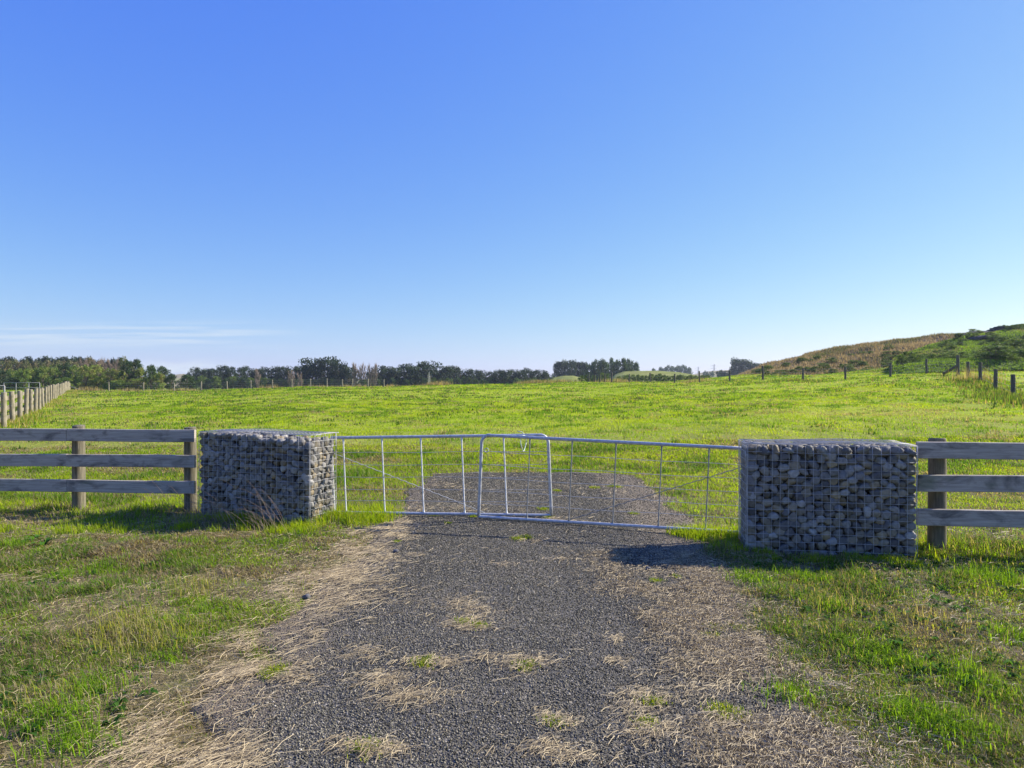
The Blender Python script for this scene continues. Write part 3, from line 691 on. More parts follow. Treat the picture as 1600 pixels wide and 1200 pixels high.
    panel('mesh_panel', lambda u, v, k: (u, d + .006 + .004 * k, z0 + v), w, H)
    panel('mesh_panel', lambda u, v, k: (-.006 - .004 * k - abs(wob(u, v)), u, z0 + v + wob(v, u) * .6), d, H)
    panel('mesh_panel', lambda u, v, k: (w + .006 + .004 * k + abs(wob(u, v)) * 1.4, u, z0 + v + wob(v, u)), d, H)
    panel('mesh_lid', lambda u, v, k: (u * (1.03 if g is GL else 1), v, z0 + H + .008 + .004 * k + (.010 if g is GL else .008) * math.sin(2.4 * u / w * math.pi + ph[3]) * .5 + wob(u, v * 3)), w, d, .05, .0017)
gabion(GL, 'stone filled wire gabion with a sunlit end and its lid lifted off slumped stones', 3, .055, .02)
gabion(GR, 'evenly packed stone gabion in wire mesh, beside the dark round post', 8, .012, .008)

# ------------------------------------------------------------------ board fences by the gate
def box_bm(sx, sy, sz, bev=.004, segs=1, cx=0, cy=0, cz=0):
    bm = bmesh.new(); bmesh.ops.create_cube(bm, size=1)
    for v in bm.verts: v.co = Vector((v.co.x * sx + cx, v.co.y * sy + cy, v.co.z * sz + cz))
    bmesh.ops.bevel(bm, geom=list(bm.edges), offset=bev, segments=segs, affect='EDGES'); return bm
def post_mesh(rad_, h, seed, flat=False, sink=.25, k=24):
    r = np.random.default_rng(seed); m = MB(); zs = [-sink, 0, h * .25, h * .5, h * .75, h - .02, h - .006, h]
    rr = [1.04, 1.03, 1.02, 1.0, .985, .975, .95, .90]
    ph = r.uniform(0, 6, 3); vs = []
    for z, q in zip(zs, rr):
        a = np.arange(k) * 2 * np.pi / k
        R = rad_ * q * (1 + .02 * np.sin(2 * a + ph[0]) + .015 * np.sin(3 * a + ph[1] + z * 2))
        vs.append(np.stack([R * np.cos(a) + .006 * math.sin(z * 2 + ph[2]), R * np.sin(a), np.full(k, z) + (.006 * np.cos(a + ph[0]) if z > h - .03 else 0)], 1))
    fs = [(i * k + j, i * k + (j + 1) % k, (i + 1) * k + (j + 1) % k, (i + 1) * k + j) for i in range(len(zs) - 1) for j in range(k)]
    fs.append(tuple((len(zs) - 1) * k + j for j in range(k)))
    m.add(np.concatenate(vs), fs); return m
def rail(root, p0, p1, z0, z1, th=.042, ht=.146):
    """board from p0 to p1 (root-local xy) with centre heights z0, z1"""
    d = Vector((p1[0] - p0[0], p1[1] - p0[1], z1 - z0)); Ln = d.length
    bm = bmesh.new(); n = 10
    for i in range(n + 1):
        x = Ln * i / n; s = .004 * math.sin(x * 1.9 + z0 * 7); q = .003 * math.sin(x * 2.7 + z1 * 9)
        ch = .005
        prof = [(-th / 2 + ch, -ht / 2), (th / 2 - ch, -ht / 2), (th / 2, -ht / 2 + ch), (th / 2, ht / 2 - ch), (th / 2 - ch, ht / 2), (-th / 2 + ch, ht / 2), (-th / 2, ht / 2 - ch), (-th / 2, -ht / 2 + ch)]
        for a, b in prof: bm.verts.new((x, a + s, b + q))
    bm.verts.ensure_lookup_table()
    for i in range(n):
        for j in range(8):
            bm.faces.new([bm.verts[k] for k in (i * 8 + j, i * 8 + (j + 1) % 8, (i + 1) * 8 + (j + 1) % 8, (i + 1) * 8 + j)])
    bm.faces.new([bm.verts[k] for k in range(8)][::-1]); bm.faces.new([bm.verts[n * 8 + k] for k in range(8)])
    bmesh.ops.recalc_face_normals(bm, faces=bm.faces[:])
    o = bm_obj('rail', bm, M_BOARD, root); o.location = (p0[0], p0[1], z0)
    o.rotation_euler = d.to_track_quat('X', 'Z').to_euler(); return o
def nail(root, x, y, z):
    bm = bmesh.new(); bmesh.ops.create_cone(bm, cap_ends=True, segments=10, radius1=.0055, radius2=.0045, depth=.004)
    o = bm_obj('nail', bm, M_NAIL, root); o.location = (x, y, z); o.rotation_euler = (rad(90), 0, 0)
def board_fence(name, label, posts, spans, seed):
    ox, oy = posts[0][0], posts[0][1]
    root = empty(name, (ox, oy, 0), 0, label, 'fence', 'three board fences beside the gabions')
    for i, (x, y, h, rr) in enumerate(posts):
        z = float(zterr(x, y)); o = post_mesh(rr, h - z, seed + i).obj('post', M_POST, root, True); o.location = (x - ox, y - oy, z)
    for (xa, ya, xb, yb, zz) in spans:
        for (za, zb) in zz: rail(root, (xa - ox, ya - oy), (xb - ox, yb - oy), za, zb)
    for (x, y, h, rr) in posts:
        for k, (za, zb) in enumerate(spans[0][4]):
            for dz in (-.04, .04): nail(root, x - ox + .02 * (1 if dz > 0 else -1), y - oy - rr - .045, za + dz)
    return root
# left: rails in front of the posts; top edge z .965/.665/.36 minus half height
zl = [(.892, .892), (.592, .590), (.290, .286)]
yl = lambda x: 8.26 + (x + 3.72) * -.075
board_fence('board_fence', 'grey three board fence on two round posts left of the slumped gabion',
    [(-5.228, 8.50, 1.0, .072), (-3.83, 8.38, .985, .070), (-7.9, 8.68, 1.0, .072)],
    [(-5.29, 8.382, -3.72, 8.265, zl), (-8.1, 8.585, -5.295, 8.384, [(.885, .893), (.585, .593), (.283, .290)])], 50)
zr = [(.916, .912), (.628, .618), (.328, .312)]
board_fence('board_fence', 'grey three board fence on a thick dark post right of the packed gabion',
    [(3.80, 6.30, 1.015, .072), (6.4, 6.12, 1.0, .072)],
    [(3.57, 6.205, 6.5, 6.03, zr)], 60)

# ------------------------------------------------------------------ gates
def gate(name, label, hinge, free, z_h, z_f, zb_h, zb_f, ups, shear, brace_down, seed):
    """frame in plane from hinge to free end; local x along the gate"""
    hx, hy = hinge; d = Vector((free[0] - hx, free[1] - hy, 0)); Ln = d.length; ang = math.atan2(d.y, d.x)
    root = empty(name, (hx, hy, 0), ang, label, 'gate', 'pair of galvanised farm gates meeting over the gravel path')
    sh = lambda x, z: x + shear * (z_h - z)
    T = lambda x: z_h + (z_f - z_h) * x / Ln; B = lambda x: zb_h + (zb_f - zb_h) * x / Ln
    m = MB(); R = .0175; cr = .085
    pts = [(sh(0, T(0)), 0, T(0))] + [(sh(x, T(x)), 0, T(x)) for x in np.linspace(.15, Ln - cr - .02, 10)]
    for a in np.linspace(0, math.pi / 2, 8): pts.append((sh(Ln - cr + cr * math.sin(a), T(Ln) - cr + cr * math.cos(a)), 0, T(Ln) - cr + cr * math.cos(a)))
    pts += [(sh(Ln, z), 0, z) for z in np.linspace(T(Ln) - cr - .04, B(Ln), 8)]
    m.tube(pts, R, 12)
    m.tube([(sh(0, z), 0, z) for z in (T(0), T(0) - .004, (T(0) + B(0)) / 2, B(0) + .004, B(0))], R, 12)
    m.tube([(sh(Ln * q, B(Ln * q)), 0, B(Ln * q)) for q in (0, .002, .25, .5, .75, .998, 1)], R * .98, 12)
    m.obj('frame', M_TUBE, root, True)
    for x in ups:
        q = MB(); zt, zb = T(x) - R * .8, B(x) + R * .8; zs = [zt, zt - .003, zt - .035, zt - .06, (zt + zb) / 2, zb + .03, zb + .012, zb + .003, zb]
        rr = np.array([.013, .013, .0115, .0085, .0085, .0085, .012, .013, .013]) * (.95 if seed == 1 else .72)
        q.tube([(sh(x, z), 0, z) for z in zs], rr, 8); q.obj('upright', M_SUNLIT if seed == 1 else M_DULL, root, True)
    for k in range(5):
        f = [.80, .635, .475, .315, .165][k]
        q = MB(); pts = []
        for x in np.linspace(0, Ln, 22):
            z = B(x) + (T(x) - B(x)) * f + .004 * math.sin(x * 5 + k); pts.append((sh(x, z), -.009, z))
        q.tube(pts, .0028, 5); q.obj('wire', M_WIRE, root)
    q = MB(); xa, xb = (0, brace_down); za, zb = T(0) - (T(0) - B(0)) * .2, B(xb) + .02; n = 90
    pts = []
    for i in range(n + 1):
        t = i / n; x = xa + (xb - xa) * t; z = za + (zb - za) * t; pts.append((sh(x, z), .012 + .003 * math.sin(i * 1.3), z + .003 * math.cos(i * 1.3)))
    q.tube(pts, .0042, 5); q.obj('brace', M_WIRE if seed == 1 else M_DULL, root)
    for zc in (T(0) - .12, B(0) + .15):
        q = MB(); q.tube([(-.07, 0, zc), (0.0, 0, zc)], .011, 8); q.tube([(-.07, 0, zc - .05), (-.07, 0, zc + .05)], .014, 8); q.obj('hinge', M_TUBE, root, True)
    return root, T, B, sh, Ln
# left gate
lh, lf = (-2.04, 7.93), (.40, 7.80)
gl = gate('farm_gate', 'left galvanised tube gate with sunlit white uprights, hung beside the slumped gabion', lh, lf, .893, .935, .055, .045,
     [.14, .58, 1.02, 1.48, 1.95], .042, 1.7, 1)
# right gate
rh, rf = (2.29, 6.84), (-.33, 7.66)
gr_ = gate('farm_gate', 'right galvanised tube gate sloping down to the packed gabion', rh, rf, .872, .945, .055, .055,
     [.36, .82, 1.28, 1.74, 2.2], .042, 1.75, 2)
# latch ring and chain that tie the two together
m = MB(); c0 = np.array([-.275, 7.60, .785]); m.tube([(c0[0] + .022 * math.cos(a), c0[1], c0[2] + .022 * math.sin(a)) for a in np.linspace(0, 6.283, 16)], .004, 6)
tag(m.obj('latch_ring', M_TUBE, None, True), 'small galvanised latch ring on the upright where the gates overlap', 'latch')
m = MB(); P = []
for a in np.linspace(0, 6.283, 20): P.append((.125 + .030 * math.cos(a) * (1 + .5 * math.sin(a)), 7.60 + .09 * math.cos(a), .88 + .085 * math.sin(a) - .02))
m.tube(P, .0045, 6); m.tube([(.13, 7.55, .96), (.11, 7.55, .985), (.06, 7.53, .995)], .004, 6)
tag(m.obj('tie_rope', M_ROPE, None, True), 'pale green twine loop tying the two gates together at the top', 'rope')

# ------------------------------------------------------------------ three loose stones and dry stalks
for i, (px, py, s, lab) in enumerate([(478, 938, .028, 'dark grey stone in straw on the left edge of the path'), (619, 868, .026, 'small dark stone on the gravel near the left straw'), (1013, 894, .022, 'small grey stone on the gravel below the gabion shadow')]):
    x, y = gp(px, py); rr = np.random.default_rng(70 + i); v, f = stone_shape(rr, np.array([s, s * .8, s * .8])); m = MB(); m.add(v + [0, 0, s * .5], f, (.11, .11, .12))
    o = m.obj('stone', M_STONE, None, True); o.location = (x, y, float(zpath(x, y))); tag(o, lab, 'stone', 'loose stones on the gravel')
m = MB(); r = np.random.default_rng(9)
for i in range(70):
    x0, y0 = -3.3 + r.uniform(-.25, 1.1), 7.55 + r.uniform(-.25, .1); y0 -= max(0, x0 + 3.2) * .38
    l = r.uniform(.3, .8); a = r.normal(2.7, .7); t = r.uniform(.4, 1.1); z0 = float(zterr(x0, y0)); pts = []
    for q in np.linspace(0, 1, 8): pts.append((x0 + math.cos(a) * l * q * math.sin(t * (.6 + q * .5)), y0 + .10 * math.sin(a) * q * l, z0 + l * q * math.cos(t * (.5 + q * .8))))
    m.tube(pts, np.linspace(.0018, .0008, 8), 4)
tag(m.obj('dry_stalks', M_TWIG, None), 'bare dry weed stalks bending over the front of the slumped gabion', 'weed', kind='stuff')

# ------------------------------------------------------------------ round post fence on the left
LBL = 'pale round post fence with rails running away along the left of the field'
root = empty('post_and_rail_fence', (-17.3, 23.9, 0), 0, LBL, 'fence')
pp = []; y = 23.9; i = 0
while y < 100: pp.append((-2.974 - .598 * y, y)); y += 2.75 * (1 + .004 * i) if y < 70 else 3.0; i += 1
pp = [(-2.974 - .598 * 21.2, 21.2)] + pp
pm = [post_mesh(.090, 1.24, 80 + q, k=16).obj('post', M_POST_PALE, root, True) for q in range(3)]
for q, (x, y) in enumerate(pp):
    z = float(zterr(x, y))
    if q < 3: o = pm[q]
    else: o = pm[q % 3].copy(); COL.objects.link(o); o.parent = root
    o.location = (x + 17.3, y - 23.9, z - random.uniform(0, .06)); o.rotation_euler = (rad(random.uniform(-1.6, 1.6)), rad(random.uniform(-1.6, 1.6)), random.uniform(0, 6))
for (x0, y0), (x1, y1) in zip(pp[:-1], pp[1:]):
    for hz in (.25, .62, .98):
        za, zb = float(zterr(x0, y0)) + hz, float(zterr(x1, y1)) + hz
        bm = box_bm(math.hypot(x1 - x0, y1 - y0) * .985, .035, .16, .004)
        o = bm_obj('rail', bm, M_POST_PALE, root); o.location = ((x0 + x1) / 2 + 17.3 - .13, (y0 + y1) / 2 - 23.9 - .08, (za + zb) / 2)
        o.rotation_euler = (0, -math.atan2(zb - za, math.hypot(x1 - x0, y1 - y0)), math.atan2(y1 - y0, x1 - x0))
xe, ye = pp[-1]; m = MB(); m.tube([(xe + 17.3, ye - 23.9, float(zterr(xe, ye)) + .75), (xe + 17.3 + 3.0, ye - 23.9 - 1.5, float(zterr(xe + 3, ye)) + .05)], .09, 8)
m.obj('brace', M_POST_PALE, root)
# pipe rails of the yard behind
def at(px, Yd, py=None):
    x = (px - 800) * Yd / F; return (x, Yd, float(zterr(x, Yd)) if py is None else 1.5 - (py - 600) * Yd / F)
def yard(pxs, Yd, ztop, label):
    p0 = at(pxs[0], Yd); root = empty('yard_rail', p0, 0, label, 'yard rail', 'grey pipe yard rails beyond the post fence')
    for px in pxs:
        p = at(px, Yd); m = MB(); m.tube([(p[0] - p0[0], 0, 0 + p[2] - p0[2]), (p[0] - p0[0], 0, ztop - p0[2])], .03, 8); m.obj('post', M_DULL, root)
    for dz in (0, -.45, -.85):
        m = MB(); a, b = at(pxs[0], Yd), at(pxs[-1], Yd); m.tube([(0, 0, ztop + dz - p0[2]), (b[0] - a[0], 0, ztop + dz - p0[2])], .022, 8); m.obj('pipe', M_DULL, root)
yard([6, 25, 45, 62], 62, 1.62, 'long grey pipe rail of the stockyard behind the post fence')
yard([-40, -18, 7], 32, 1.42, 'short nearer pipe rail at the left edge, above the first round post')

# ------------------------------------------------------------------ far wire fences
def wire_fence(name, label, pts, rr, mat, hgt, group='wire fences around the field', brace=None):
    """pts: (px, distance, height)"""
    P = [at(px, Yd) for px, Yd, h in pts]; p0 = P[0]
    root = empty(name, p0, 0, label, 'fence', group); protos = {}
    for (x, y, z), (px, Yd, h) in zip(P, pts):
        q = MB(); q.v = []; o = protos.get(h)
        if o is None: o = protos[h] = post_mesh(rr * (1.25 if h > hgt + .05 else 1), h, int(px), k=12).obj('post', mat, root, True)
        else: o = o.copy(); COL.objects.link(o); o.parent = root
        o.location = (x - p0[0], y - p0[1], z - p0[2]); o.rotation_euler = (rad(random.uniform(-2, 2)), rad(random.uniform(-2, 2)), random.uniform(0, 6))
    for k in range(4):
        m = MB(); m.tube([(x - p0[0], y - p0[1] - rr, z - p0[2] + .25 + k * .24) for x, y, z in P], .004, 4); m.obj('wire', M_WIRE, root)
    if brace:
        a, b = brace; m = MB(); pa, pb = at(*a), at(*b)
        m.tube([(pa[0] - p0[0], pa[1] - p0[1], pa[2] - p0[2] + .65), (pb[0] - p0[0], pb[1] - p0[1], pb[2] - p0[2] + .08)], .10, 8); m.obj('brace', mat, root)
    return root
wire_fence('wire_fence', 'thin pale wire fence along the back of the field behind the left gabion',
    [(170, 88, 1.15), (224, 88, 1.15), (272, 88, 1.1), (314, 89, 1.25), (355, 90, 1.1), (392, 90, 1.1), (426, 91, 1.1), (456, 91, 1.1), (485, 92, 1.1), (511, 92, 1.15), (535, 93, 1.1), (551, 94, 1.1), (575, 95, 1.1), (600, 95, 1.1)], .075, M_POST_PALE, 1.15)
wire_fence('wire_fence', 'dark post wire fence along the rise from the far corner to the right corner post',
    [(920, 93, 1.1), (929, 92, 1.1), (937, 91, 1.1), (945, 90, 1.1), (956, 89, 1.35), (983, 87, 1.15), (1016, 84, 1.15), (1054, 80, 1.15), (1093, 76, 1.2), (1140, 72, 1.2), (1192, 67, 1.35), (1255, 61, 1.12), (1321, 58, 1.12), (1391, 56, 1.12), (1448, 53.5, 1.15), (1497, 50, 1.4)], .085, M_POST_DARK, 1.2, brace=((1495, 50), (1474, 51)))
wire_fence('wire_fence', 'dark post fence coming forward on the right of the field from the corner post',
    [(1513, 46, 1.25), (1532, 42.5, 1.2), (1555, 37.5, 1.15), (1583, 33, 1.1), (1650, 27, 1.1), (1760, 21, 1.1)], .095, M_POST_DARK, 1.3)
# fence posts far off on the brown ridge
# ------------------------------------------------------------------ hills
def hill(name, mat, sil, foot, Yf, Yc, Yb, bumps=.6, bs=.12, seed=0, a_ext=None, nu=160, nt_=50):
    pxs = np.array([p[0] for p in sil], float); pys = np.array([p[1] for p in sil], float)
    u = np.linspace(pxs[0], pxs[-1], nu); top = np.interp(u, pxs, pys); zc = 1.5 - (top - 600) * Yc / F
    fy = np.interp(u, [f[0] for f in foot], [f[1] for f in foot]); zf = 1.5 - (fy - 600) * Yf / F
    ts = np.linspace(0, 1.6, nt_); U, T = np.meshgrid(u, ts)
    Yd = np.where(T < 1, Yf + (Yc - Yf) * T, Yc + (Yb - Yc) * (T - 1) / .6)
    Xd = (U - 800) / F * Yd
    f = np.where(T < 1, np.sin(np.clip(T, 0, 1) * np.pi / 2) ** 1.25, 1 - ((T - 1) / .6) ** 2 * 1.05)
    Zd = zf[None] + (zc - zf)[None] * f + np.where(T < .03, -.6, 0) 
    env = np.sin(np.clip(T, 0, 1.6) / 1.6 * np.pi) ** .5
    Zd = Zd + (fbm(Xd * bs, Yd * bs, seed, 5) - .5) * 2 * bumps * env * np.where(T > .85, .5, 1)
    o = grid_obj(name, Xd, Yd, Zd, mat); tag(o, kind='structure'); return o, (Xd, Yd, Zd, T)
brown, BH = hill('brown_hill', M_BROWNHILL, [(1120, 600), (1150, 592), (1200, 574), (1250, 560), (1300, 550), (1350, 542), (1400, 535), (1450, 531), (1500, 527), (1560, 524), (1750, 520)],
     [(1120, 599), (1160, 597), (1220, 591), (1300, 588), (1400, 576), (1500, 568), (1750, 562)], 82, 135, 190, 1.1, .2, 5)
green, GH = hill('green_hill', M_GREENHILL, [(1395, 566), (1410, 560), (1440, 552), (1475, 543), (1500, 535), (1515, 530), (1550, 526), (1600, 517), (1680, 506), (1850, 492)],
     [(1395, 577), (1420, 572), (1500, 569), (1600, 566), (1850, 560)], 60, 96, 135, 1.2, .13, 9)
hill('pasture_hill', M_FARHILL, [(850, 600), (865, 590), (880, 587), (895, 587), (908, 590), (925, 600)], [(850, 603), (925, 603)], 180, 210, 240, .3, .05, 11, nu=50, nt_=24)
hill('pasture_hill', M_FARHILL, [(945, 600), (960, 586), (975, 581), (1000, 580), (1030, 580), (1060, 582), (1090, 587), (1130, 590), (1160, 597)], [(945, 603), (1160, 602)], 150, 200, 250, .5, .05, 12, nu=80, nt_=30)
hill('distant_hills', M_FARBROWN, [(200, 600), (262, 587), (285, 584), (310, 589), (420, 592), (620, 594), (840, 590), (930, 588), (1080, 586), (1110, 580), (1140, 578), (1170, 576), (1300, 580), (1500, 575), (1700, 590)], [(200, 603), (1700, 603)], 750, 950, 1200, 3, .01, 13, nu=140, nt_=24)

# ------------------------------------------------------------------ vegetation prototypes (unit height crowns, shared meshes)
def leaf_cloud(cent, rads, per, size, cols, r, flat=.7):
    cent = np.asarray(cent); n = len(cent) * per
    d = r.normal(0, 1, (n, 3)); d /= np.linalg.norm(d, axis=1)[:, None]; q = r.random((n, 1)) ** .45
    P = np.repeat(cent, per, 0) + d * q * np.repeat(np.asarray(rads), per, 0)
    a = r.normal(0, 1, (n, 3)); a /= np.linalg.norm(a, axis=1)[:, None]; b = np.cross(a, r.normal(0, 1, (n, 3))); b /= np.linalg.norm(b, axis=1)[:, None]
    s = size * (.5 + r.random((n, 1)))
    co = np.stack([P - a * s, P + b * s * .55, P + a * s, P - b * s * .55], 1)
    ci = r.integers(0, len(cols), len(cent)); c = np.asarray(cols)[ci]; c = np.repeat(c, per, 0) * (.7 + .6 * r.random((n, 1)))
    return co.reshape(-1, 3), np.repeat(c, 4, 0)
def crown_obj(name, co, col, parent, mat=None):
    n = len(co) // 4; return mesh_np(name, co, np.arange(4 * n), np.arange(n) * 4, mat or M_LEAF, parent, col)
def tree_proto(name, kind, seed, cols):
    """unit tree: height 1, crown half width .5 (scaled by x, y)"""
    r = np.random.default_rng(seed); root = bpy.data.objects.new(name, None)
    m = MB(); th = {'pine': .78, 'cone': .9, 'bushy': .6, 'bare': .8, 'dead': .9}[kind]
    m.tube([(.02 * math.sin(3 * t + seed), .02 * math.cos(2 * t), t * th - .03) for t in np.linspace(0, 1, 8)], np.linspace(.035, .010, 8), 7)
    cent, rads = [], []
    if kind == 'pine':
        for i in range(62):
            z = .22 + .70 * r.random(); wv = .42 * (1 - ((z - .60) / .46) ** 2) ** .5 if abs(z - .60) < .46 else .05
            a = r.random() * 6.283; q = wv * (.35 + .65 * r.random() ** .5)
            c = (q * math.cos(a), q * math.sin(a), z); cent.append(c); s = .09 + .085 * r.random(); rads.append((s * 1.35, s * 1.35, s * .72))
            if i % 2 == 0: m.tube([(0, 0, z * .72), (c[0] * .5, c[1] * .5, z * .9), c], [.011, .007, .003], 5)
    elif kind == 'cone':
        for i in range(60):
            z = .04 + .94 * r.random(); wv = .46 * (1.04 - z) ** .55
            a = r.random() * 6.283; q = wv * (.3 + .7 * r.random() ** .5); cent.append((q * math.cos(a), q * math.sin(a), z)); s = .09 + .05 * r.random(); rads.append((s * 1.2, s * 1.2, s))
    elif kind == 'bushy':
        for i in range(54):
            z = .06 + .88 * r.random(); wv = .48 * max(.05, 1 - ((z - .42) / .58) ** 2) ** .5
            a = r.random() * 6.283; q = wv * (.2 + .8 * r.random() ** .5) * .85; c = (q * math.cos(a), q * math.sin(a), z); cent.append(c); s = .07 + .07 * r.random(); rads.append((s * 1.15, s * 1.15, s * .9))
            if i % 3 == 0: m.tube([(0, 0, z * .4), (c[0] * .5, c[1] * .5, z * .75), c], [.012, .008, .003], 5)
    else:
        big = []
        for i in range(26 if kind == 'bare' else 9):
            z = .15 + .6 * r.random(); a = r.random() * 6.283; l = (.35 if kind == 'bare' else .28) * (1.1 - z * .5)
            e = (l * math.cos(a) * .75, l * math.sin(a) * .75, min(z + l * .95, .96)); big.append(((0, 0, z), e)); m.tube([(0, 0, z), tuple(.5 * np.array(e) + .5 * np.array((0, 0, z)) + [0, 0, -.02]), e], [.012, .008, .003], 5)
        mm = MB()
        for (a0, e) in big:
            for k in range(26 if kind == 'bare' else 7):
                t = .3 + .7 * r.random(); p = np.array(a0) * (1 - t) + np.array(e) * t; d = r.normal(0, .5, 3) + [0, 0, .9]; d /= np.linalg.norm(d); l = .06 + .10 * r.random()
                mm.tube([p, p + d * l * .5 + r.normal(0, .008, 3), p + d * l], [.0045, .003, .0016], 3, False)
        tr = m.obj('trunk', M_BARK_PALE if kind == 'dead' else M_BARK, root, True)
        o = mm.obj('twigs', M_BARK_PALE if kind == 'dead' else M_TWIG, root); return root, [tr, o]
    tr = m.obj('trunk', M_BARK, root, True)
    co, col = leaf_cloud(cent, rads, 62 if kind != 'pine' else 58, {'pine': .027, 'cone': .028, 'bushy': .026}[kind], cols, r)
    o = crown_obj('crown', co, col, root); return root, [tr, o]
DKG = [(.024, .040, .022), (.032, .055, .024), (.045, .070, .028), (.018, .032, .022)]
MIDG = [(.10, .16, .03), (.15, .21, .035), (.075, .13, .025), (.20, .24, .05)]
LTG = [(.22, .27, .045), (.28, .32, .06), (.16, .22, .04), (.24, .22, .07)]
BRG = [(.18, .155, .08), (.14, .14, .055), (.22, .18, .10), (.10, .13, .045)]
PROTO = {}
for key, nm, kd, cols in [('pine', 'pine_tree', 'pine', DKG), ('cone', 'conifer', 'cone', DKG), ('dark', 'evergreen_tree', 'bushy', [(.035, .065, .02), (.055, .09, .025), (.04, .075, .02)]), ('mid', 'willow_tree', 'bushy', MIDG), ('light', 'willow_tree', 'bushy', LTG), ('rust', 'poplar_tree', 'cone', BRG), ('bare', 'bare_tree', 'bare', None), ('dead', 'dead_tree', 'dead', None), ('shrub', 'shrub', 'bushy', MIDG), ('gorse', 'shrub', 'bushy', [(.06, .10, .02), (.10, .15, .03), (.15, .20, .035)])]:
    PROTO[key] = [(nm, tree_proto(nm, kd, 100 + 7 * i + len(PROTO), cols)) for i in range(3 if key in ('pine', 'cone', 'bare') else 2)]
used = set(); TREES = []
def add_tree(key, px, ytop, wpx, Yd, ybase=None, word='', group=None, zoff=0, base=None):
    i = len(TREES) % len(PROTO[key]); nm, (proot, kids) = PROTO[key][i]
    x = (px - 800) * Yd / F; zb = (float(zmacro(x, Yd)) if base is None else base) + zoff
    H = 1.5 - (ytop - 600) * Yd / F - zb; wd = wpx * Yd / F
    first = (key, i) not in used; used.add((key, i))
    if first: root = proot; COL.objects.link(root)
    else: root = proot.copy(); COL.objects.link(root)
    if not first:
        for c in kids:
            k = c.copy(); COL.objects.link(k); k.parent = root
    root.location = (x, Yd, zb); root.rotation_euler = (0, 0, random.uniform(0, 6.28)); s = wd / .82
    root.scale = (s, s, H / .97)
    TREES.append((root, key, px, Yd, word, group)); return root
R_ = random.Random(21)
# left wood: back row conifers, bare poplars, front bushy row
px = -70
while px < 205: add_tree('cone', px, 563.5 + R_.uniform(-3.0, 2) + (2 if px > 150 else 0), R_.uniform(19, 26), 195 + R_.uniform(-8, 8), word='dark conifer at the back of the left wood'); px += R_.uniform(8, 11)
px = -60
while px < 206: add_tree('bare' if (int(px) % 3 and px > 100) else 'rust', px, R_.uniform(566, 570) - (4 if 130 < px < 200 else 0), R_.uniform(19, 26), 172 + R_.uniform(-5, 5), word='brown leaf shedding poplar in the left wood'); px += R_.uniform(9, 13)
for px, top, w, key in [(-45, 577, 26, 'dark'), (-22, 575, 26, 'mid'), (4, 577, 24, 'dark'), (20, 579, 22, 'mid'), (36, 576, 24, 'mid'), (52, 575, 22, 'mid'), (67, 573, 22, 'mid'), (84, 573, 20, 'mid'), (98, 567, 24, 'dark'), (116, 572, 24, 'mid'), (134, 571, 26, 'light'), (152, 571, 26, 'light'), (172, 576, 24, 'light'), (188, 580, 18, 'light'), (206, 561, 32, 'dark'), (222, 576, 24, 'light'), (236, 570, 24, 'dark'), (254, 573, 28, 'dark'), (245, 582, 26, 'light'), (268, 584, 20, 'dark'), (293, 585, 27, 'dark'), (148, 592, 30, 'mid'), (60, 590, 32, 'dark'), (20, 590, 32, 'dark'), (185, 594, 30, 'mid'), (100, 590, 30, 'mid'), (215, 592, 30, 'light')]:
    add_tree(key, px, top, w, 138 + R_.uniform(-6, 6), word={'dark': 'dark rounded evergreen at the front of the left wood', 'mid': 'green willow at the front of the left wood', 'light': 'yellowish green willow at the front of the left wood'}[key])
# long shelter belt
belt = [(303, 575, 15), (314, 578, 16), (325, 576, 16), (336, 577, 16), (347, 570, 20), (361, 574, 17), (374, 575, 16), (388, 573, 18), (402, 577, 17), (415, 574, 19), (430, 572, 20), (444, 573, 19), (458, 574, 18), (472, 572, 20), (488, 561, 34), (512, 560, 36), (530, 566, 28), (546, 572, 22), (590, 572, 30), (604, 578, 20), (618, 574, 22), (632, 570, 32), (646, 574, 26), (660, 572, 28), (676, 566, 40), (694, 572, 30), (708, 573, 20), (720, 575, 18), (732, 577, 18), (744, 579, 18), (757, 580, 18), (768, 580, 18), (780, 578, 18), (791, 579, 18), (802, 577, 18), (814, 578, 18), (825, 577, 18), (836, 578, 17), (846, 579, 18), (856, 583, 16)]
for px, top, w in belt: add_tree('pine', px, top + R_.uniform(-.8, .8), w * 1.12, 232 + R_.uniform(-9, 9), word='dark spreading pine in the long shelter belt')
for px in range(300, 866, 13):
    if not 548 < px < 572: add_tree('gorse' if px % 2 else 'dark', px + R_.uniform(-3, 3), R_.uniform(588, 593), 18, 222 + R_.uniform(-4, 4), word='low dark understorey shrub below the shelter belt')
for px, top, w in [(403, 579, 16), (455, 580, 20), (468, 584, 16), (556, 570, 20), (566, 570, 22), (577, 572, 18), (585, 571, 16)]: add_tree('bare', px, top, w, 215, word='bare brown tree in the shelter belt')
add_tree('dead', 671, 576, 12, 205, word='white dead tree in front of the tallest right part of the shelter belt')
add_tree('dark', 565, 593, 16, 200, word='small dark round bush before the bare brown trees')
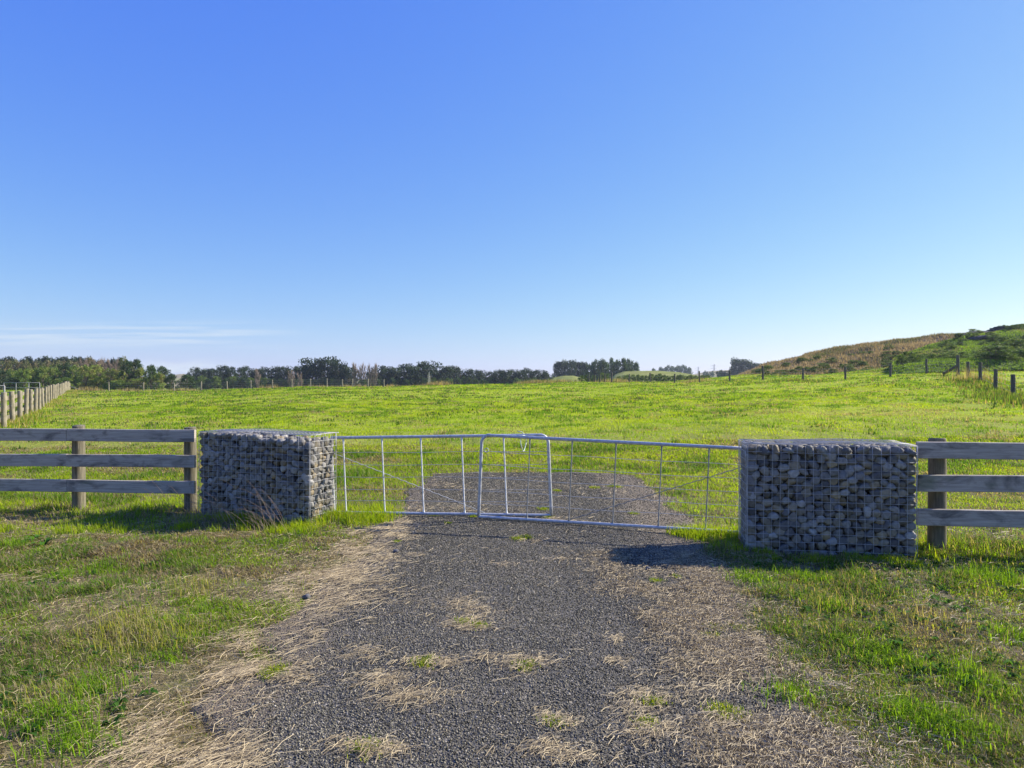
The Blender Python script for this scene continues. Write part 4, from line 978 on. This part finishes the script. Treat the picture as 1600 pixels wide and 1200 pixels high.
# plantation and group right of the belt
for px, top in [(871, 569), (878, 567), (886, 567.5), (893, 567), (900, 567.5), (907, 568.5), (914, 570)]: add_tree('cone', px, top, 22, 305 + R_.uniform(-6, 6), word='close grown conifer in the straight topped plantation')
for px, top, w in [(923, 566, 16), (933, 563, 20), (944, 561, 22), (957, 560.5, 20), (969, 559.5, 22), (981, 562, 22), (992, 566, 16), (920, 578, 16), (940, 576, 22), (965, 575, 24), (985, 576, 22)]: add_tree('dark' if top < 570 else 'gorse', px, top, w * 1.15, 268 + R_.uniform(-5, 5), word='big dark evergreen in the rounded clump right of the plantation')
for px, top, w in [(1022, 576, 12), (1035, 573.5, 16), (1046, 571.5, 18), (1057, 571, 18), (1068, 571, 18), (1077, 574, 12)]: add_tree('dark', px, top, w * 1.2, 620, word='hazy blue tree in the far clump between the plantation and the hill', base=-3)
for px, top, w in [(1103, 580, 14), (1112, 579.5, 12)]: add_tree('dark', px, top, w, 600, word='tiny hazy tree left of the brown hill', base=-3)
for px, top, w in [(1128, 579, 16), (1136, 581, 14), (1147, 563, 13), (1154, 564, 15), (1162, 565, 15), (1170, 567, 15), (1178, 569.5, 14), (1186, 571, 12)]: add_tree('cone' if top < 575 else 'dark', px, top, w * 1.8, 380, word='bluish tall conifer in the clump at the left foot of the brown hill', base=-1)
# hedge line under the small pasture hill
for px in range(968, 1112, 7): add_tree('gorse', px + R_.uniform(-2, 2), 586.5 + R_.uniform(-1.5, 2.5) - (2 if 1010 < px < 1040 else 0), 11, 128 + R_.uniform(-3, 3), word='dark hedge shrub at the foot of the small pasture hill')
for px in (908, 918, 928, 940, 948): add_tree('shrub', px, 585 + R_.uniform(-3, 3), 10, 118, word='grey green shrub behind the far fence corner')
# scrub on the green hill and the foot of the brown hill
def hill_z(H, px, t):
    Xd, Yd, Zd, T = H; i = int(np.argmin(abs(T[:, 0] - t))); xx = Xd[i]; yv = Yd[i][0]; x = (px - 800) * yv / F
    return x, float(yv), float(np.interp(x, xx, Zd[i]))
def put_shrub(H, key, px, t, w, h, word):
    i = len(TREES) % len(PROTO[key]); nm, (proot, kids) = PROTO[key][i]; x, y, z = hill_z(H, px, t)
    first = (key, i) not in used; used.add((key, i)); root = proot if first else proot.copy(); COL.objects.link(root)
    if not first:
        for c in kids: k = c.copy(); COL.objects.link(k); k.parent = root
    root.location = (x, y, z - .25 * h); root.rotation_euler = (0, 0, R_.uniform(0, 6.28)); root.scale = (w, w, h * 1.25); TREES.append((root, key, px, y, word, None))
for _ in range(60):
    t = R_.uniform(.03, .98); px = R_.uniform(1425, 1625)
    if px < 1500 and t > .35 and px < 1440 + 60 * t: continue
    s = R_.uniform(.8, 2.0) * (1.35 if t < .3 else .8); put_shrub(GH, R_.choice(['gorse', 'shrub', 'shrub', 'shrub', 'dark', 'mid']), px, t, s * 1.4, s * .55, 'green scrub bush on the %s of the rough green hill' % ('foot' if t < .25 else 'middle slope' if t < .6 else 'upper slope'))
for _ in range(66):
    px = R_.uniform(1180, 1440); put_shrub(BH, R_.choice(['gorse', 'shrub']), px, R_.uniform(.0, .45), R_.uniform(.9, 2.2), R_.uniform(.4, .9), 'low dark scrub bush at the foot of the brown hill')
for px, t, s in [(1565, .98, 1.6), (1583, .99, 1.1), (1420, .10, 1.5), (1408, .08, 1.3)]: put_shrub(GH, 'gorse', px, t, s, s * .8, 'green scrub bush on the %s of the rough green hill' % ('foot' if t < .25 else 'upper slope'))
# rocks showing near the crest of the green hill
for k, (px, t, w, h, lab) in enumerate([(1520, .80, 3.6, 1.0, 'long dark rock outcrop left of the other outcrops on the green hill'), (1537, .62, 2.2, .9, 'small grey rock outcrop below the long one'), (1575, .88, 4.6, 1.1, 'wide dark rock outcrop under the crest near the right edge'), (1603, .95, 3.2, 1.2, 'dark rock outcrop on the crest at the right edge')]):
    x, y, z = hill_z(GH, px, t); r = np.random.default_rng(k + 200); v, f = stone_shape(r, np.array([w / 2, 1.6, h / 2]))
    v = v * (1 + .45 * (fbm(v[:, 0] * 2.3 + 9 * k, v[:, 2] * 4 + v[:, 1] * 2, 77, 3) - .5)[:, None] * 2)
    m = MB(); m.add(v, f); o = m.obj('rock_outcrop', M_ROCK, None, False); o.location = (x, y, z - .05); tag(o, lab, 'rock', 'rock outcrops on the green hill')
# labels of the trees: every one by its kind, wood, and the landmark below it
ANCH = [(-200, 30, 'above the first round posts'), (30, 75, 'above the middle round posts'), (75, 125, 'above the end of the round post fence'), (125, 215, 'above the left bay of the board fence'), (215, 305, 'above the right bay of the board fence'), (305, 400, 'above the left gabion, left half'), (400, 522, 'above the left gabion, right half'), (522, 600, 'above the first gate bay'), (600, 660, 'above the second gate bay'), (660, 722, 'above the third gate bay'), (722, 788, 'above the fourth gate bay'), (788, 860, 'above the gate overlap'), (860, 920, 'above the start of the right gate'), (920, 1000, 'above the second bay of the right gate'), (1000, 1090, 'above the third bay of the right gate'), (1090, 1160, 'above the last bay of the right gate'), (1160, 1300, 'above the right gabion, left half'), (1300, 1434, 'above the right gabion, right half'), (1434, 1520, 'above the thick fence post'), (1520, 1900, 'above the right board fence')]
ORD = ['first', 'second', 'third', 'fourth', 'fifth', 'sixth', 'seventh', 'eighth', 'ninth', 'tenth', 'eleventh', 'twelfth', 'thirteenth', 'fourteenth', 'fifteenth', 'sixteenth', 'seventeenth', 'eighteenth', 'nineteenth', 'twentieth'] + ['%dth' % k for k in range(21, 90)]
SHORT = {'cone': 'conifer', 'pine': 'pine', 'dark': 'evergreen', 'mid': 'willow', 'light': 'willow', 'rust': 'poplar', 'bare': 'bare tree', 'dead': 'dead tree', 'shrub': 'shrub', 'gorse': 'shrub'}
buckets = {}
for t in TREES:
    a = next(i for i, (p, q, _) in enumerate(ANCH) if p <= t[2] < q); buckets.setdefault((t[4], a), []).append(t)
wc = {}
for t in TREES: wc[t[4]] = wc.get(t[4], 0) + 1
for (word, a), lst in buckets.items():
    lst.sort(key=lambda t: t[2])
    for i, t in enumerate(lst):
        lab = word
        if wc[word] > 1: lab += ' ' + ANCH[a][2]
        if len(lst) > 1: lab += ', ' + (ORD[i] + ' from left' if i < len(lst) / 2 or i >= 20 and len(lst) - 1 - i >= 20 else ORD[len(lst) - 1 - i] + ' from right')
        ws = lab.split()
        if len(ws) > 16:      # shorten the wording, keep it unique
            short = {'dark conifer at the back of the left wood': 'dark back row conifer', 'brown leaf shedding poplar in the left wood': 'brown poplar', 'dark rounded evergreen at the front of the left wood': 'dark rounded evergreen', 'green willow at the front of the left wood': 'green willow', 'yellowish green willow at the front of the left wood': 'yellowish willow', 'dark spreading pine in the long shelter belt': 'dark spreading pine', 'low dark understorey shrub below the shelter belt': 'low dark understorey shrub', 'bare brown tree in the shelter belt': 'bare brown tree', 'close grown conifer in the straight topped plantation': 'close grown plantation conifer', 'big dark evergreen in the rounded clump right of the plantation': 'evergreen of the rounded clump', 'hazy blue tree in the far clump between the plantation and the hill': 'hazy blue far tree', 'bluish tall conifer in the clump at the left foot of the brown hill': 'bluish conifer by brown hill', 'dark hedge shrub at the foot of the small pasture hill': 'dark hedge shrub', 'green scrub bush on the foot of the rough green hill': 'green scrub bush, hill foot,', 'green scrub bush on the middle slope of the rough green hill': 'green scrub bush, middle slope,', 'green scrub bush on the upper slope of the rough green hill': 'green scrub bush, upper slope,', 'low dark scrub bush at the foot of the brown hill': 'low brown hill scrub bush', 'grey green shrub behind the far fence corner': 'grey green far shrub', 'tiny hazy tree left of the brown hill': 'tiny hazy tree'}.get(word, word)
            lab = lab.replace(word, short)
        t[0]['label'] = lab; t[0]['category'] = SHORT[t[1]] if SHORT[t[1]] == 'shrub' else 'tree'; t[0]['group'] = word.split(' ', 1)[1] + 's' if False else word.replace(' a ', ' ')
        if wc[word] == 1: del t[0]['group']
for o in list(COL.objects):
    pass

for key_, lst_ in PROTO.items():          # prototypes that were never planted
    for i_, (nm_, (pr_, kd_)) in enumerate(lst_):
        if (key_, i_) not in used:
            for c_ in kd_: bpy.data.objects.remove(c_)
            bpy.data.objects.remove(pr_)

# ------------------------------------------------------------------ rough grass on the hills and along the far fences
def hill_grass(name, H, n, h0, h1, w, cols, label, seed, t0=0.0, t1=1.05, mask=None):
    r = np.random.default_rng(seed); Xd, Yd, Zd, T = H; k0, k1 = Xd.shape
    fi = r.random(n); ti = t0 + (t1 - t0) * r.random(n); ri = ti / 1.6 * (k0 - 1); ci = fi * (k1 - 1)
    i0 = np.clip(ri.astype(int), 0, k0 - 2); j0 = np.clip(ci.astype(int), 0, k1 - 2); fr = ri - i0; fc = ci - j0
    def bi(A): return (A[i0, j0] * (1 - fc) + A[i0, j0 + 1] * fc) * (1 - fr) + (A[i0 + 1, j0] * (1 - fc) + A[i0 + 1, j0 + 1] * fc) * fr
    P = np.stack([bi(Xd), bi(Yd), bi(Zd) - .05], 1)
    pf = P[:, 0] / P[:, 1] * F + 800
    k = (pf < 1680)
    if mask is not None: k &= mask(P, ti, r)
    P = P[k]; n = len(P); cc_ = np.asarray(cols); pick = np.clip((fbm(P[:, 0] * .12, P[:, 1] * .12, seed, 4) * 1.6 - .3) * len(cc_) + r.normal(0, .7, n), 0, len(cc_) - 1).astype(int)
    c = cc_[pick] * (.7 + .6 * r.random((n, 1)))
    o = blades(name, P, h0 + (h1 - h0) * r.random(n), w * (.6 + .8 * r.random(n)), r.random(n) * 6.283, np.clip(.42 + r.normal(0, .3, n), 0, .95), c, M_HILLG, tri=True); tag(o, label, 'grass', kind='stuff')
hill_grass('dry_hill_grass', BH, 120000, .15, .6, .14, [(.12, .13, .05), (.24, .18, .105), (.31, .235, .14), (.37, .285, .18), (.15, .12, .08)], 'tall brown dry grass covering the back ridge', 301, 0.0)
hill_grass('green_hill_grass', GH, 110000, .10, .28, .12, [(.06, .11, .025), (.13, .21, .03), (.19, .30, .03), (.24, .36, .035), (.22, .20, .09)], 'bright rough grass covering the green hill', 302)
r = np.random.default_rng(77)
def strip(name, pts, n, sx, h0, h1, w, cols, label, pw=1):
    P = np.array([at(a, b) for a, b in pts]); seg = r.integers(0, len(P) - 1, n); t = r.random(n)
    x = P[seg, 0] * (1 - t) + P[seg + 1, 0] * t; y = P[seg, 1] * (1 - t) + P[seg + 1, 1] * t
    cl = sstep(.42, .62, fbm(x * .22, y * .1, 91, 3)); k = r.random(n) < .12 + cl; x, y, cl = x[k], y[k], cl[k]; n = len(x)
    x = x + r.normal(0, sx, n); y = y + r.normal(0, sx, n); c = np.asarray(cols)[r.integers(0, len(cols), n)] * (.7 + .6 * r.random((n, 1)))
    o = blades(name, np.stack([x, y, zterr(x, y) - .03], 1), (h0 + (h1 - h0) * r.random(n)) * (.5 + .8 * cl), w * (.6 + .8 * r.random(n)), r.random(n) * 6.283, np.clip(.2 + r.normal(0, .25, n), 0, .9), c, M_GRASS, tri=True); tag(o, label, 'grass', kind='stuff')
TAN = [(.34, .27, .17), (.28, .22, .14), (.42, .34, .22), (.20, .17, .09)]
strip('dry_grass', [(130, 90), (224, 89), (314, 90), (485, 93), (600, 96), (700, 98)], 8000, .5, .2, .75, .08, TAN, 'tall tan dry grass along the back wire fence on the left')
strip('dry_grass', [(815, 98), (850, 97), (920, 94), (1000, 87), (1100, 77)], 6000, .6, .2, .6, .08, TAN + [(.15, .2, .04)], 'tan dry grass along the far corner of the back fence')
strip('rank_grass', [(1140, 71), (1255, 60), (1391, 55), (1497, 49.5), (1532, 42), (1583, 32.5), (1660, 26)], 20000, .8, .12, .34, .06, [(.10, .17, .03), (.16, .24, .035), (.07, .11, .03), (.25, .2, .1)], 'rank uneven grass under the dark post fence on the right')
strip('dry_grass', [(1500, 49.5), (1515, 45.5), (1530, 43)], 1100, .7, .4, 1.0, .03, TAN, 'tall straw coloured grass at the right corner post')
strip('rank_grass', [(0, 23.5), (60, 40), (100, 62), (118, 88)], 9000, .5, .08, .25, .05, [(.15, .24, .03), (.28, .28, .06), (.40, .32, .16)], 'uneven grass along the foot of the round post fence')

# ------------------------------------------------------------------ far pylons
def pylon(px, ytop, Yd, label):
    x = (px - 800) * Yd / F; H = 1.5 - (ytop - 600) * Yd / F + 3; root = empty('pylon', (x, Yd, -3), 0, label, 'pylon', 'power pylons on the horizon')
    m = MB(); w = H * .11
    for sx in (-1, 1):
        for sy in (-1, 1): m.tube([(sx * w, sy * w, 0), (sx * w * .25, sy * w * .25, H * .6), (sx * w * .12, sy * w * .12, H)], .22, 4)
    for k in range(8):
        z0, z1 = H * k / 8, H * (k + 1) / 8; f = lambda z: w * (1 - .75 * min(z / (H * .6), 1)) if z < H * .6 else w * .2
        m.tube([(-f(z0), -f(z0), z0), (f(z1), -f(z1), z1)], .14, 4); m.tube([(f(z0), -f(z0), z0), (-f(z1), -f(z1), z1)], .14, 4)
    m.obj('tower', M_WIRE, root)
    for z in (.68, .8, .92):
        q = MB(); q.tube([(-H * .16, 0, H * z), (0, 0, H * (z + .03)), (H * .16, 0, H * z)], .2, 4); q.obj('crossarm', M_WIRE, root)
pylon(1091, 573, 1300, 'faint lattice pylon right of the far clump of trees')
pylon(1116, 569, 1100, 'faint lattice pylon near the left foot of the brown hill')

# ------------------------------------------------------------------ haze
HAZE = True
if HAZE:
    bm = bmesh.new(); bmesh.ops.create_cube(bm, size=1)
    for v in bm.verts: v.co = Vector((v.co.x * 3700, 700 + v.co.y * 2500, 17 + v.co.z * 76))
    m = bpy.data.materials.new('haze'); m.use_nodes = True; t = m.node_tree; t.nodes.clear()
    o_ = N(t, 'ShaderNodeOutputMaterial'); pv = N(t, 'ShaderNodeVolumePrincipled'); pv.inputs['Color'].default_value = (.72, .82, 1.0, 1)
    pv.inputs['Density'].default_value = .00022; pv.inputs['Anisotropy'].default_value = .3; t.links.new(pv.outputs[0], o_.inputs['Volume'])
    tag(bm_obj('haze', bm, m), kind='stuff', label='faint blue haze over the far fields', cat='haze')
